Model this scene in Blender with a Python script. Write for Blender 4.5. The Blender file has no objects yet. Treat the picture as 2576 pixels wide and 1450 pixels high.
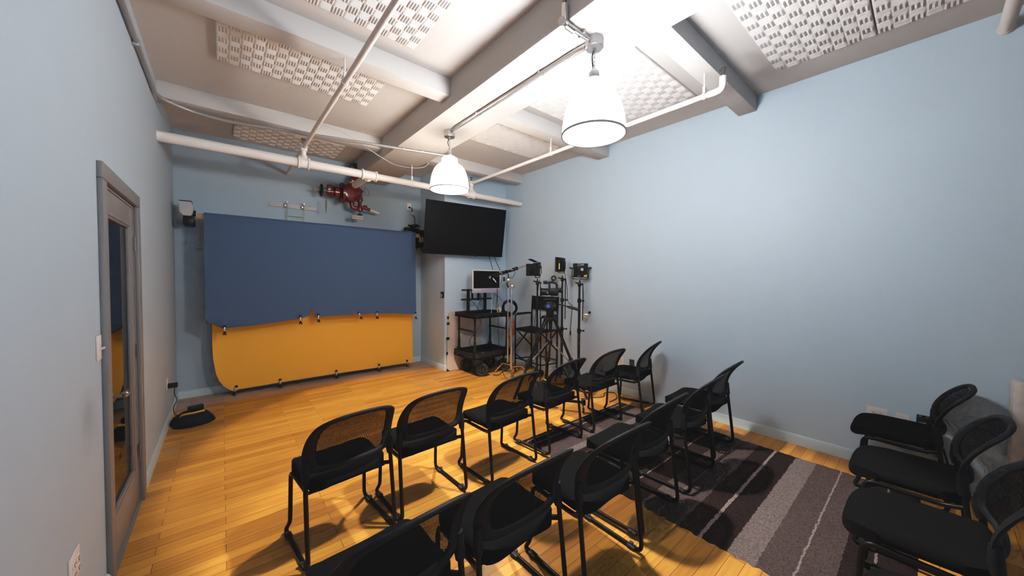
import bpy, bmesh, math, random
from mathutils import Vector, Matrix, Euler
random.seed(7)
C = bpy.context.scene.collection
PI = math.pi
R = math.radians

# ------------------------------------------------------------------ materials
def mat(name, col, rough=.5, metal=0.0, bump=0.0, bscale=60, var=0.0, vscale=8, emit=None, estr=0, spec=.5, sheen=0):
    m = bpy.data.materials.new(name); m.use_nodes = True
    nt = m.node_tree; N = nt.nodes; L = nt.links
    b = N['Principled BSDF']
    b.inputs['Base Color'].default_value = (*col, 1)
    b.inputs['Roughness'].default_value = rough
    b.inputs['Metallic'].default_value = metal
    b.inputs['Specular IOR Level'].default_value = spec
    tc = N.new('ShaderNodeTexCoord')
    nz = N.new('ShaderNodeTexNoise'); nz.inputs['Scale'].default_value = vscale; nz.inputs['Detail'].default_value = 4
    L.new(tc.outputs['Object'], nz.inputs['Vector'])
    v = var if var else 0.04
    mx = N.new('ShaderNodeMix'); mx.data_type = 'RGBA'
    mx.inputs['A'].default_value = (*[c * (1 - v) for c in col], 1)
    mx.inputs['B'].default_value = (*[min(1, c * (1 + v)) for c in col], 1)
    L.new(nz.outputs['Fac'], mx.inputs['Factor']); L.new(mx.outputs['Result'], b.inputs['Base Color'])
    if bump:
        n2 = N.new('ShaderNodeTexNoise'); n2.inputs['Scale'].default_value = bscale; n2.inputs['Detail'].default_value = 3
        L.new(tc.outputs['Object'], n2.inputs['Vector'])
        bp = N.new('ShaderNodeBump'); bp.inputs['Strength'].default_value = bump; bp.inputs['Distance'].default_value = .01
        L.new(n2.outputs['Fac'], bp.inputs['Height']); L.new(bp.outputs['Normal'], b.inputs['Normal'])
    if emit:
        b.inputs['Emission Color'].default_value = (*emit, 1); b.inputs['Emission Strength'].default_value = estr
    return m

M = {}
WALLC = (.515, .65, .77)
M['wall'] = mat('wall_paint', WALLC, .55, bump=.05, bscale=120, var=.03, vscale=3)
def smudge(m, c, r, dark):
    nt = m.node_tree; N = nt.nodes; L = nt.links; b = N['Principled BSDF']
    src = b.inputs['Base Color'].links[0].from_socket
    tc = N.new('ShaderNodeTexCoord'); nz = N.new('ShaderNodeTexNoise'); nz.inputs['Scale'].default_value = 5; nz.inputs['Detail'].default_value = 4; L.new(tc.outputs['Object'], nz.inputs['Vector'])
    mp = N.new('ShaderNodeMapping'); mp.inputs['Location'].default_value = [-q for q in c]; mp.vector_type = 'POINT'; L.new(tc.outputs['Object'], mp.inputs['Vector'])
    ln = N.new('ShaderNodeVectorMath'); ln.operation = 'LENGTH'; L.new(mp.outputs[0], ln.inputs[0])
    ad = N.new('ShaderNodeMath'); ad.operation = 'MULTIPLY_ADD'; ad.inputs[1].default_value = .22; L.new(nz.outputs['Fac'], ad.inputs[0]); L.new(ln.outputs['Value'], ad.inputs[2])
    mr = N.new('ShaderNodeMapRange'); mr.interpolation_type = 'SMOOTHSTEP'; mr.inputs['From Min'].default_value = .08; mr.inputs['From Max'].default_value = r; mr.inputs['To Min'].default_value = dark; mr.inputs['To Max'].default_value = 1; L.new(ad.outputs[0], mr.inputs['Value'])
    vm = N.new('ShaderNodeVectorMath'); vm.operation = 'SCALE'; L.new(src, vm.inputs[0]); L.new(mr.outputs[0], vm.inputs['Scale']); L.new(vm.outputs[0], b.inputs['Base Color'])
M['wallsm'] = mat('scuffed_dimmed_wall_paint', (.41, .50, .585), .55, bump=.05, bscale=120, var=.03, vscale=3)  # blue wall paint darkened to stand in for light falloff; the smudge is wear
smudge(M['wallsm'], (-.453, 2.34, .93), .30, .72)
M['wallback'] = mat('dimmed_back_wall_paint', (.37, .465, .54), .6, bump=.05, bscale=120, var=.03, vscale=3)  # darker copy of the wall paint, weaker light put into its colour
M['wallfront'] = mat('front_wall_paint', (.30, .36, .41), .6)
M['base'] = mat('baseboard_paint', (.56, .67, .71), .35)
M['ceil'] = mat('ceiling_paint', (.62, .595, .575), .6, bump=.25, bscale=14, var=.03, vscale=5)
M['foam'] = mat('acoustic_foam', (.72, .705, .69), .9)
M['pipe'] = mat('pipe_paint', (.86, .82, .79), .4, bump=.15, bscale=40)
M['steel'] = mat('galvanised_steel', (.62, .62, .63), .3, .9, var=.12, vscale=30)
M['emt'] = mat('dull_conduit', (.36, .36, .36), .4, .5, var=.1, vscale=30)
M['chrome'] = mat('chrome', (.92, .92, .91), .22, 1.0)
M['brushed'] = mat('brushed_nickel', (.42, .41, .40), .3, 1.0)
M['dsteel'] = mat('dark_steel', (.18, .17, .16), .4, .8)
M['black'] = mat('black_plastic', (.008, .0083, .0095), .45, bump=.05, bscale=300, spec=.25)
M['chairplastic'] = mat('chair_back_plastic', (.0095, .010, .0125), .55, bump=.1, bscale=260, spec=.1)
M['tube'] = mat('black_powder_coat', (.006, .006, .0066), .35, spec=.12)
M['fabric'] = mat('black_seat_fabric', (.0055, .0055, .0062), 1.0, spec=.01)
M['rubber'] = mat('rubber', (.012, .012, .012), .7)
M['matteblk'] = mat('matte_black', (.010, .010, .011), .7, spec=.2)
M['door'] = mat('door_paint', (.21, .19, .185), .4, var=.03)
M['casing'] = mat('casing_paint', (.19, .18, .18), .45)
M['red'] = mat('red_valve_paint', (.13, .010, .012), .22, bump=.2, bscale=30)
M['blue'] = mat('blue_seamless_paper', (.050, .096, .190), .85, var=.04, vscale=2)
M['orange'] = mat('orange_seamless_paper', (.96, .45, .036), .8, var=.03, vscale=2)
M['white'] = mat('white_plastic', (.78, .72, .69), .35)
M['slot'] = mat('outlet_slot', (.03, .03, .03), .5)
M['screen'] = mat('dark_screen', (.0075, .008, .009), .3, spec=.08)
M['tvscreen'] = mat('tv_screen', (.0075, .008, .0095), .5, spec=.04)
M['lilac'] = mat('lilac_aluminium', (.42, .36, .56), .4)
M['bezel'] = mat('white_bezel', (.72, .70, .69), .3)
M['board'] = mat('foam_board', (.56, .455, .385), .75, var=.08, vscale=6)
M['wood'] = mat('raw_board', (.55, .50, .47), .6)
M['core'] = mat('cardboard_core', (.42, .28, .17), .8)
M['grey'] = mat('grey_housing', (.45, .45, .46), .4)
M['yellow'] = mat('yellow_webbing', (.75, .42, .03), .7)
M['navy'] = mat('navy_cordura', (.010, .012, .020), .85, bump=.3, bscale=200, spec=.2)
M['cordo'] = mat('orange_cord', (.62, .07, .02), .45)
M['cordw'] = mat('white_cord', (.72, .68, .64), .5)
M['cordg'] = mat('grey_cord', (.38, .40, .42), .5)
M['cup'] = mat('paper_cup', (.80, .75, .70), .5)
M['cupred'] = mat('cup_print', (.65, .10, .03), .5)
M['paper'] = mat('sign_paper', (.62, .50, .46), .6)
M['ink'] = mat('sign_ink', (.03, .015, .02), .6)
M['ltape'] = mat('pale_label', (.62, .58, .56), .6)
M['redlab'] = mat('red_label', (.55, .05, .04), .5)
M['ledyel'] = mat('yellow_label', (.80, .62, .02), .5)
M['logo'] = mat('white_print', (.62, .62, .62), .5)
M['tag'] = mat('manila_tag', (.50, .44, .26), .8)
M['bluedot'] = mat('blue_anodised', (.06, .08, .42), .35)
M['bolt'] = mat('bright_bolt', (.75, .70, .62), .25, .9)
M['hall'] = mat('hall_paint', (.50, .36, .29), .7)
M['rad'] = mat('radiator_paint', (.66, .60, .56), .5, var=.2, vscale=30)

def glass_mat():
    m = bpy.data.materials.new('door_glass'); m.use_nodes = True
    nt = m.node_tree; N = nt.nodes; L = nt.links
    N.remove(N['Principled BSDF'])
    t = N.new('ShaderNodeBsdfTransparent'); t.inputs['Color'].default_value = (.86, .86, .84, 1)
    g = N.new('ShaderNodeBsdfGlossy'); g.inputs['Roughness'].default_value = .01; g.inputs['Color'].default_value = (.9, .9, .9, 1)
    f = N.new('ShaderNodeFresnel'); f.inputs['IOR'].default_value = 1.6
    mx = N.new('ShaderNodeMixShader')
    L.new(f.outputs[0], mx.inputs[0]); L.new(t.outputs[0], mx.inputs[1]); L.new(g.outputs[0], mx.inputs[2])
    L.new(mx.outputs[0], N['Material Output'].inputs['Surface'])
    return m
M['glass'] = glass_mat()

def mesh_mat():
    m = bpy.data.materials.new('chair_mesh_fabric'); m.use_nodes = True
    nt = m.node_tree; N = nt.nodes; L = nt.links
    b = N['Principled BSDF']; b.inputs['Base Color'].default_value = (.004, .004, .0045, 1); b.inputs['Roughness'].default_value = .9; b.inputs['Specular IOR Level'].default_value = .02
    tc = N.new('ShaderNodeTexCoord'); sp = N.new('ShaderNodeSeparateXYZ'); L.new(tc.outputs['Object'], sp.inputs[0])
    def wave(sock, per, ph=None):
        a = N.new('ShaderNodeMath'); a.operation = 'MULTIPLY'; a.inputs[1].default_value = 2 * PI / per; L.new(sock, a.inputs[0])
        s = N.new('ShaderNodeMath'); s.operation = 'SINE'; L.new(a.outputs[0], s.inputs[0]); return s.outputs[0]
    wx = wave(sp.outputs['X'], .0058); wz = wave(sp.outputs['Z'], .0058)
    p = N.new('ShaderNodeMath'); p.operation = 'ADD'; L.new(wx, p.inputs[0]); L.new(wz, p.inputs[1])
    gt = N.new('ShaderNodeMath'); gt.operation = 'GREATER_THAN'; gt.inputs[1].default_value = 1.2; L.new(p.outputs[0], gt.inputs[0])
    t = N.new('ShaderNodeBsdfTransparent')
    mx = N.new('ShaderNodeMixShader')
    L.new(gt.outputs[0], mx.inputs[0]); L.new(b.outputs[0], mx.inputs[1]); L.new(t.outputs[0], mx.inputs[2])
    L.new(mx.outputs[0], N['Material Output'].inputs['Surface'])
    return m
M['mesh'] = mesh_mat()

def floor_mat():
    m = bpy.data.materials.new('maple_floor'); m.use_nodes = True
    nt = m.node_tree; N = nt.nodes; L = nt.links; b = N['Principled BSDF']
    tc = N.new('ShaderNodeTexCoord')
    def brick(c1, c2, mort):
        k = N.new('ShaderNodeTexBrick'); L.new(tc.outputs['Object'], k.inputs['Vector'])
        k.inputs['Color1'].default_value = (*c1, 1); k.inputs['Color2'].default_value = (*c2, 1); k.inputs['Mortar'].default_value = (*mort, 1)
        k.inputs['Scale'].default_value = 1; k.inputs['Mortar Size'].default_value = .0014; k.inputs['Mortar Smooth'].default_value = .2
        k.inputs['Brick Width'].default_value = .83; k.inputs['Row Height'].default_value = .076
        k.offset = .37; k.squash = 1.0; k.inputs['Bias'].default_value = -.15
        return k
    k1 = brick((.66, .300, .048), (.38, .140, .016), (.10, .033, .005))
    k2 = brick((.50, .33, .235), (.40, .25, .165), (.16, .09, .05))
    k1.offset_frequency = 2
    sp = N.new('ShaderNodeSeparateXYZ'); L.new(tc.outputs['Object'], sp.inputs[0])
    # the last boards by the back wall are bare grey wood, their edge follows the boards
    gt = N.new('ShaderNodeMath'); gt.operation = 'GREATER_THAN'; gt.inputs[1].default_value = 5.56; L.new(sp.outputs['Y'], gt.inputs[0])
    gt2 = N.new('ShaderNodeMath'); gt2.operation = 'LESS_THAN'; gt2.inputs[1].default_value = 2.95; L.new(sp.outputs['X'], gt2.inputs[0])
    an = N.new('ShaderNodeMath'); an.operation = 'MULTIPLY'; L.new(gt.outputs[0], an.inputs[0]); L.new(gt2.outputs[0], an.inputs[1])
    m1 = N.new('ShaderNodeMix'); m1.data_type = 'RGBA'
    L.new(an.outputs[0], m1.inputs['Factor']); L.new(k1.outputs['Color'], m1.inputs['A']); L.new(k2.outputs['Color'], m1.inputs['B'])
    # grain
    mp = N.new('ShaderNodeMapping'); mp.inputs['Scale'].default_value = (3.0, 46, 1); L.new(tc.outputs['Object'], mp.inputs['Vector'])
    gn = N.new('ShaderNodeTexNoise'); gn.inputs['Scale'].default_value = 1; gn.inputs['Detail'].default_value = 6; gn.inputs['Distortion'].default_value = .4
    L.new(mp.outputs[0], gn.inputs['Vector'])
    rp = N.new('ShaderNodeMapRange'); rp.inputs['From Min'].default_value = .3; rp.inputs['From Max'].default_value = .7
    rp.inputs['To Min'].default_value = .80; rp.inputs['To Max'].default_value = 1.13; L.new(gn.outputs['Fac'], rp.inputs['Value'])
    mp2 = N.new('ShaderNodeMapping'); mp2.inputs['Scale'].default_value = (1.2, 1.2, 1); L.new(tc.outputs['Object'], mp2.inputs['Vector'])
    g2 = N.new('ShaderNodeTexNoise'); g2.inputs['Scale'].default_value = 2.2; g2.inputs['Detail'].default_value = 5; L.new(mp2.outputs[0], g2.inputs['Vector'])
    r2 = N.new('ShaderNodeMapRange'); r2.inputs['From Min'].default_value = .3; r2.inputs['From Max'].default_value = .7
    r2.inputs['To Min'].default_value = .88; r2.inputs['To Max'].default_value = 1.06; L.new(g2.outputs['Fac'], r2.inputs['Value'])
    mu = N.new('ShaderNodeMath'); mu.operation = 'MULTIPLY'; L.new(rp.outputs[0], mu.inputs[0]); L.new(r2.outputs[0], mu.inputs[1])
    vm = N.new('ShaderNodeVectorMath'); vm.operation = 'SCALE'; L.new(m1.outputs['Result'], vm.inputs[0]); L.new(mu.outputs[0], vm.inputs['Scale'])
    L.new(vm.outputs[0], b.inputs['Base Color'])
    rr = N.new('ShaderNodeMapRange'); rr.inputs['To Min'].default_value = .30; rr.inputs['To Max'].default_value = .48; L.new(g2.outputs['Fac'], rr.inputs['Value'])
    L.new(rr.outputs[0], b.inputs['Roughness'])
    b.inputs['Specular IOR Level'].default_value = .4
    bp = N.new('ShaderNodeBump'); bp.inputs['Strength'].default_value = .25; bp.inputs['Distance'].default_value = .002
    L.new(k1.outputs['Fac'], bp.inputs['Height']); bp.invert = True; L.new(bp.outputs['Normal'], b.inputs['Normal'])
    return m
M['floor'] = floor_mat()

def rug_mat():
    m = bpy.data.materials.new('striped_shag'); m.use_nodes = True
    nt = m.node_tree; N = nt.nodes; L = nt.links; b = N['Principled BSDF']
    b.inputs['Roughness'].default_value = 1; b.inputs['Specular IOR Level'].default_value = .05
    tc = N.new('ShaderNodeTexCoord')
    n1 = N.new('ShaderNodeTexNoise'); n1.inputs['Scale'].default_value = 38; n1.inputs['Detail'].default_value = 3; L.new(tc.outputs['Object'], n1.inputs['Vector'])
    sp = N.new('ShaderNodeSeparateXYZ'); L.new(tc.outputs['Object'], sp.inputs[0])
    w = N.new('ShaderNodeMath'); w.operation = 'MULTIPLY_ADD'; w.inputs[1].default_value = .02; L.new(n1.outputs['Fac'], w.inputs[0]); L.new(sp.outputs['Y'], w.inputs[2])
    s = N.new('ShaderNodeMapRange'); s.inputs['From Min'].default_value = 0; s.inputs['From Max'].default_value = 2.5; L.new(w.outputs[0], s.inputs['Value'])
    cr = N.new('ShaderNodeValToRGB'); cr.color_ramp.interpolation = 'CONSTANT'
    D = (.040, .026, .026); LT = (.27, .215, .208); MD = (.135, .098, .094); LN = (.42, .33, .32)
    st = [(0, D), (.150, LN), (.161, D), (.275, MD), (.418, LN), (.428, MD), (.572, LT), (.707, D), (.848, LN), (.860, D), (.985, MD), (1.115, LT), (1.124, MD),
          (1.250, D), (1.400, LN), (1.412, D), (1.545, LT), (1.70, MD), (1.815, LN), (1.825, MD), (1.94, D), (2.00, LT), (2.08, MD), (2.235, D), (2.33, LN), (2.341, D), (2.405, LN), (2.416, D)]
    e = cr.color_ramp.elements
    e[0].position = 0; e[0].color = (*D, 1); e[1].position = .999; e[1].color = (*D, 1)
    for p, c in st[1:]:
        x = e.new(p / 2.5); x.color = (*c, 1)
    L.new(s.outputs[0], cr.inputs['Fac'])
    n2 = N.new('ShaderNodeTexNoise'); n2.inputs['Scale'].default_value = 110; n2.inputs['Detail'].default_value = 6; n2.inputs['Roughness'].default_value = .8
    L.new(tc.outputs['Object'], n2.inputs['Vector'])
    r2 = N.new('ShaderNodeMapRange'); r2.inputs['From Min'].default_value = .32; r2.inputs['From Max'].default_value = .68; r2.inputs['To Min'].default_value = .25; r2.inputs['To Max'].default_value = 1.6
    L.new(n2.outputs['Fac'], r2.inputs['Value'])
    vm = N.new('ShaderNodeVectorMath'); vm.operation = 'SCALE'; L.new(cr.outputs['Color'], vm.inputs[0]); L.new(r2.outputs[0], vm.inputs['Scale'])
    L.new(vm.outputs[0], b.inputs['Base Color'])
    bp = N.new('ShaderNodeBump'); bp.inputs['Strength'].default_value = 1; bp.inputs['Distance'].default_value = .012
    L.new(n2.outputs['Fac'], bp.inputs['Height']); L.new(bp.outputs['Normal'], b.inputs['Normal'])
    return m
M['rug'] = rug_mat()

def shade_mat(name, col, s, fade=False):
    m = bpy.data.materials.new(name); m.use_nodes = True
    N = m.node_tree.nodes; b = N['Principled BSDF']
    b.inputs['Base Color'].default_value = (.9, .9, .88, 1); b.inputs['Roughness'].default_value = .3
    b.inputs['Emission Color'].default_value = (*col, 1); b.inputs['Emission Strength'].default_value = s
    if fade:                      # emission dimmed towards the shoulder to cut the light thrown on the ceiling
        nt = m.node_tree; L = nt.links; tc = N.new('ShaderNodeTexCoord'); sp = N.new('ShaderNodeSeparateXYZ'); L.new(tc.outputs['Object'], sp.inputs[0])
        mr = N.new('ShaderNodeMapRange'); mr.inputs['From Min'].default_value = 2.63; mr.inputs['From Max'].default_value = 2.79; mr.inputs['To Min'].default_value = s; mr.inputs['To Max'].default_value = s * .10
        L.new(sp.outputs['Z'], mr.inputs['Value']); L.new(mr.outputs[0], b.inputs['Emission Strength'])
    return m

# ------------------------------------------------------------------ mesh builder
class MB:
    def __init__(s): s.v = []; s.f = []
    def add(s, vs, fs):
        o = len(s.v); s.v += [tuple(v) for v in vs]; s.f += [tuple(i + o for i in f) for f in fs]; return s
    def box(s, c, d, rot=None, bev=0.0, seg=2):
        bm = bmesh.new(); bmesh.ops.create_cube(bm, size=1)
        for v in bm.verts: v.co = Vector((v.co.x * d[0], v.co.y * d[1], v.co.z * d[2]))
        if bev: bmesh.ops.bevel(bm, geom=bm.edges[:], offset=min(bev, min(d) * .49), segments=seg, affect='EDGES', profile=.5)
        Mx = (rot.to_matrix() if isinstance(rot, Euler) else rot) if rot else Matrix.Identity(3)
        c = Vector(c); bm.verts.index_update()
        s.add([c + Mx @ v.co for v in bm.verts], [[v.index for v in f.verts] for f in bm.faces]); bm.free(); return s
    def bx(s, x0, x1, y0, y1, z0, z1, bev=0.0): return s.box(((x0 + x1) / 2, (y0 + y1) / 2, (z0 + z1) / 2), (abs(x1 - x0), abs(y1 - y0), abs(z1 - z0)), None, bev)
    def tube(s, pts, r, n=10, closed=False, caps=True, flat=1.0):
        P = [Vector(p) for p in pts]; k = len(P)
        rs = r if isinstance(r, (list, tuple)) else [r] * k
        T = []
        for i in range(k):
            a = P[i - 1] if (i or closed) else P[i]; b = P[(i + 1) % k] if (i < k - 1 or closed) else P[i]
            t = (b - a); T.append(t.normalized() if t.length else Vector((0, 0, 1)))
        u = T[0].orthogonal().normalized()
        if abs(T[0].z) < .9:
            u = (Vector((0, 0, 1)) - T[0] * T[0].z).normalized()
        vs = []
        for i in range(k):
            u = (u - T[i] * u.dot(T[i])); u = u.normalized() if u.length > 1e-6 else T[i].orthogonal().normalized()
            w = T[i].cross(u)
            for j in range(n):
                a = 2 * PI * j / n
                vs.append(P[i] + u * (math.cos(a) * rs[i]) + w * (math.sin(a) * rs[i] * flat))
        fs = []
        for i in range(k if closed else k - 1):
            i2 = (i + 1) % k
            for j in range(n):
                j2 = (j + 1) % n; fs.append((i * n + j, i * n + j2, i2 * n + j2, i2 * n + j))
        if not closed and caps: fs += [tuple(range(n - 1, -1, -1)), tuple((k - 1) * n + j for j in range(n))]
        return s.add(vs, fs)
    def cyl(s, a, b, r, n=16, r2=None): return s.tube([a, b], [r, r if r2 is None else r2], n)
    def lathe(s, prof, c=(0, 0, 0), n=24, axis=None, ribs=0, rib=0):
        c = Vector(c); q = Vector((0, 0, 1)).rotation_difference(Vector(axis)) if axis else None
        vs = []
        for (r, z) in prof:
            for j in range(n):
                a = 2 * PI * j / n; v = Vector((r * math.cos(a), r * math.sin(a), z))
                vs.append(c + (q @ v if q else v))
        fs = []
        for i in range(len(prof) - 1):
            for j in range(n):
                j2 = (j + 1) % n; fs.append((i * n + j, i * n + j2, (i + 1) * n + j2, (i + 1) * n + j))
        if prof[0][0] > 1e-5 and prof[0] != prof[-1]: pass
        return s.add(vs, fs)
    def disc(s, prof, c=(0, 0, 0), n=24, axis=None):     # closed lathe: start and end on the axis
        return s.lathe([(1e-5, prof[0][1])] + list(prof) + [(1e-5, prof[-1][1])], c, n, axis)
    def sphere(s, c, r, n=12, sc=(1, 1, 1)):
        pr = [(max(1e-5, math.sin(PI * i / n)), -math.cos(PI * i / n)) for i in range(n + 1)]
        o = len(s.v); s.lathe(pr, (0, 0, 0), n * 2)
        for i in range(o, len(s.v)):
            x, y, z = s.v[i]; s.v[i] = (c[0] + x * r * sc[0], c[1] + y * r * sc[1], c[2] + z * r * sc[2])
        return s
    def prism(s, poly, y0, y1):                          # polygon in x,z extruded along y
        n = len(poly); vs = [(x, y0, z) for x, z in poly] + [(x, y1, z) for x, z in poly]
        fs = [tuple(range(n)), tuple(range(2 * n - 1, n - 1, -1))] + [(i, i + n, (i + 1) % n + n, (i + 1) % n) for i in range(n)]
        return s.add(vs, fs)
    def xf(s, mx):
        s.v = [tuple(mx @ Vector(v)) for v in s.v]; return s
    def build(s, name, m, parent=None, loc=(0, 0, 0), rot=(0, 0, 0), ang=38):
        me = bpy.data.meshes.new(name); me.from_pydata(s.v, [], s.f)
        bm = bmesh.new(); bm.from_mesh(me); bmesh.ops.recalc_face_normals(bm, faces=bm.faces[:]); bm.to_mesh(me); bm.free()
        me.polygons.foreach_set('use_smooth', [True] * len(me.polygons)); me.set_sharp_from_angle(angle=R(ang))
        me.materials.append(m); me.update()
        o = bpy.data.objects.new(name, me); C.objects.link(o); o.location = loc; o.rotation_euler = rot
        if parent: o.parent = parent
        return o

def fillet(pts, rad, n=5):
    P = [Vector(p) for p in pts]; out = [P[0]]
    for i in range(1, len(P) - 1):
        r = rad[i] if isinstance(rad, (list, tuple)) else rad
        a = (P[i - 1] - P[i]); b = (P[i + 1] - P[i]); d = min(r, a.length * .45, b.length * .45)
        p0 = P[i] + a.normalized() * d; p1 = P[i] + b.normalized() * d
        for k in range(n + 1):
            t = k / n; out.append(p0 * (1 - t) ** 2 + P[i] * 2 * t * (1 - t) + p1 * t * t)
    out.append(P[-1]); return out
def smooth(pts, n=6):
    P = [Vector(p) for p in pts]; out = []
    for i in range(len(P) - 1):
        p0 = P[max(i - 1, 0)]; p1 = P[i]; p2 = P[i + 1]; p3 = P[min(i + 2, len(P) - 1)]
        for k in range(n):
            t = k / n
            out.append(.5 * ((2 * p1) + (p2 - p0) * t + (2 * p0 - 5 * p1 + 4 * p2 - p3) * t * t + (3 * p1 - p0 - 3 * p2 + p3) * t ** 3))
    out.append(P[-1]); return out

def tag(o, label, cat, group=None, kind=None):
    o['label'] = label; o['category'] = cat
    if group: o['group'] = group
    if kind: o['kind'] = kind
    return o
def thing(name, label, cat, loc=(0, 0, 0), rz=0, group=None):
    o = bpy.data.objects.new(name, None); C.objects.link(o); o.location = loc; o.rotation_euler = (0, 0, rz); o.empty_display_size = .1
    return tag(o, label, cat, group)
def struct(o, label=None):
    o['kind'] = 'structure'
    if label: o['label'] = label
    return o
def sempty(name, loc=(0, 0, 0)):
    o = bpy.data.objects.new(name, None); C.objects.link(o); o.location = loc; o['kind'] = 'structure'; return o
def kids(o): return [c for c in bpy.data.objects if c.parent == o]
def dup(o, loc=None, rz=None, label=None):
    def cp(a, par):
        c = a.copy(); C.objects.link(c)
        if par: c.parent = par
        for ch in kids(a):
            if ch != c: cp(ch, c)
        return c
    r = cp(o, None)
    if loc is not None: r.location = loc
    if rz is not None: r.rotation_euler = (0, 0, rz)
    if label: r['label'] = label
    return r

# ------------------------------------------------------------------ room
XL, XR, YB, YF, H = -.453, 4.17, 6.09, -2.6, 3.42
CX, CY = 2.86, 5.19            # boxed-out column in the far right corner
struct(MB().bx(XL - .1, XR + .1, YF - .1, YB + .1, -.1, 0).build('floor', M['floor']), 'honey coloured strip wood floor with bare grey boards by the back wall')
struct(MB().bx(XL - .1, XR + .1, YF - .1, YB + .1, H, H + .1).build('ceiling', M['ceil']), 'white painted plaster ceiling between the beams')
DY0, DY1, DZ = 2.64, 3.47, 2.035    # doorway in the left wall
w = MB()
w.bx(XL - .12, XL, YF - .1, DY0, 0, H); w.bx(XL - .12, XL, DY1, YB + .1, 0, H); w.bx(XL - .12, XL, DY0, DY1, DZ, H)
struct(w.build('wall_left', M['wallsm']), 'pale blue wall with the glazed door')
struct(MB().bx(XR, XR + .12, YF - .1, YB + .1, 0, H).build('wall_right', M['wall']), 'long pale blue wall beside the chairs')
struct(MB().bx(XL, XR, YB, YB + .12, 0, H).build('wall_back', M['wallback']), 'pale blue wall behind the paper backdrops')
WX0, WX1, WZ0, WZ1 = -.25, 2.55, .95, 2.75       # daylight window behind the seats
m_ = MB(); m_.bx(XL, WX0, YF - .12, YF, 0, H); m_.bx(WX1, XR, YF - .12, YF, 0, H); m_.bx(WX0, WX1, YF - .12, YF, 0, WZ0); m_.bx(WX0, WX1, YF - .12, YF, WZ1, H)
struct(m_.build('wall_front', M['wallfront']))
wn = sempty('window_1', ((WX0 + WX1) / 2, YF - .06, WZ0)); wn['label'] = 'window in the wall behind the seats'
wf = MB(); ww, wh = WX1 - WX0, WZ1 - WZ0
for x in (-ww / 2 + .03, -ww / 6, ww / 6, ww / 2 - .03): wf.bx(x - .03, x + .03, -.03, .03, 0, wh)
for z in (.03, wh / 2, wh - .03): wf.bx(-ww / 2, ww / 2, -.025, .025, z - .03, z + .03)
wf.build('window_frame', M['bezel'], wn); MB().bx(-ww / 2, ww / 2, -.002, .002, 0, wh).build('window_pane', M['glass'], wn)
MB().bx(-ww / 2 - .05, ww / 2 + .05, .03, .14, -.03, .0).build('window_sill', M['bezel'], wn)
dl = bpy.data.lights.new('daylight', 'AREA'); dl.shape = 'RECTANGLE'; dl.size = 2.7; dl.size_y = 1.7; dl.energy = 70; dl.color = (.50, .72, 1)
dlo = bpy.data.objects.new('daylight', dl); C.objects.link(dlo); dlo.location = ((WX0 + WX1) / 2, YF - .25, (WZ0 + WZ1) / 2); dlo.rotation_euler = (R(90), 0, 0)
struct(MB().bx(CX, XR, CY, YB, 0, H).build('wall_column', M['wall']), 'boxed-out pale blue wall section behind the cart')
# beams
GX0, GX1, GZ = 1.66, 2.20, 3.155
def beam(x0, x1, y0, y1, z0):
    return struct(MB().bx(x0, x1, y0, y1, z0, H, .006).build('ceiling_beam', M['ceil']))
beam(GX0, GX1, YF, YB, GZ)
for y0, y1 in ((-.62, -.46), (1.155, 1.315), (2.90, 3.08), (4.70, 4.875)):
    beam(XL, GX0, y0, y1, 3.265); beam(GX1, XR, y0, y1, 3.265)
# baseboards
def bb(name, x0, x1, y0, y1, inn):
    m = MB(); t = .014; h = .096
    if inn in '+x-x':
        x = x0; sgn = 1 if inn == '+x' else -1
        prof = [(0, 0), (t, 0), (t, h - .014), (t * .35, h), (0, h)]
        n = len(prof); vs = [(x + sgn * a, y0, z) for a, z in prof] + [(x + sgn * a, y1, z) for a, z in prof]
    else:
        y = y0; sgn = 1 if inn == '+y' else -1
        prof = [(0, 0), (t, 0), (t, h - .014), (t * .35, h), (0, h)]
        n = len(prof); vs = [(x0, y + sgn * a, z) for a, z in prof] + [(x1, y + sgn * a, z) for a, z in prof]
    fs = [tuple(range(n)), tuple(range(2 * n - 1, n - 1, -1))] + [(i, i + n, (i + 1) % n + n, (i + 1) % n) for i in range(n)]
    return struct(m.add(vs, fs).build(name, M['base']))
bb('baseboard_left', XL, XL, YF, DY0 - .085, '+x'); bb('baseboard_left', XL, XL, DY1 + .085, YB, '+x')
bb('baseboard_right', XR, XR, YF, CY, '-x'); bb('baseboard_back', XL, CX, YB, YB, '-y')
bb('baseboard_column', CX, CX, CY, YB, '-x'); bb('baseboard_column', CX - .014, XR, CY, CY, '-y')

# hallway behind the glazed door
hw = MB(); hw.bx(XL - 1.42, XL - 1.32, 1.2, 6.0, 0, 2.7)
struct(hw.build('wall_hallway', M['hall']))
struct(MB().bx(XL - 1.4, XL - .12, 1.2, 6.0, -.1, 0).build('floor_hallway', M['floor']))
struct(MB().bx(XL - 1.4, XL - .12, 1.2, 6.0, 2.7, 2.8).build('ceiling_hallway', M['ceil']))
struct(MB().bx(XL - 1.4, XL - .12, 1.1, 1.2, 0, 2.7).bx(XL - 1.4, XL - .12, 6.0, 6.1, 0, 2.7).build('wall_hallway', M['hall']))

hl = bpy.data.lights.new('hall_light', 'POINT'); hl.energy = 14; hl.color = (1, .80, .68); hl.shadow_soft_size = .1
hlo = bpy.data.objects.new('hall_light', hl); C.objects.link(hlo); hlo.location = (XL - .75, 4.3, 2.45)
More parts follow.
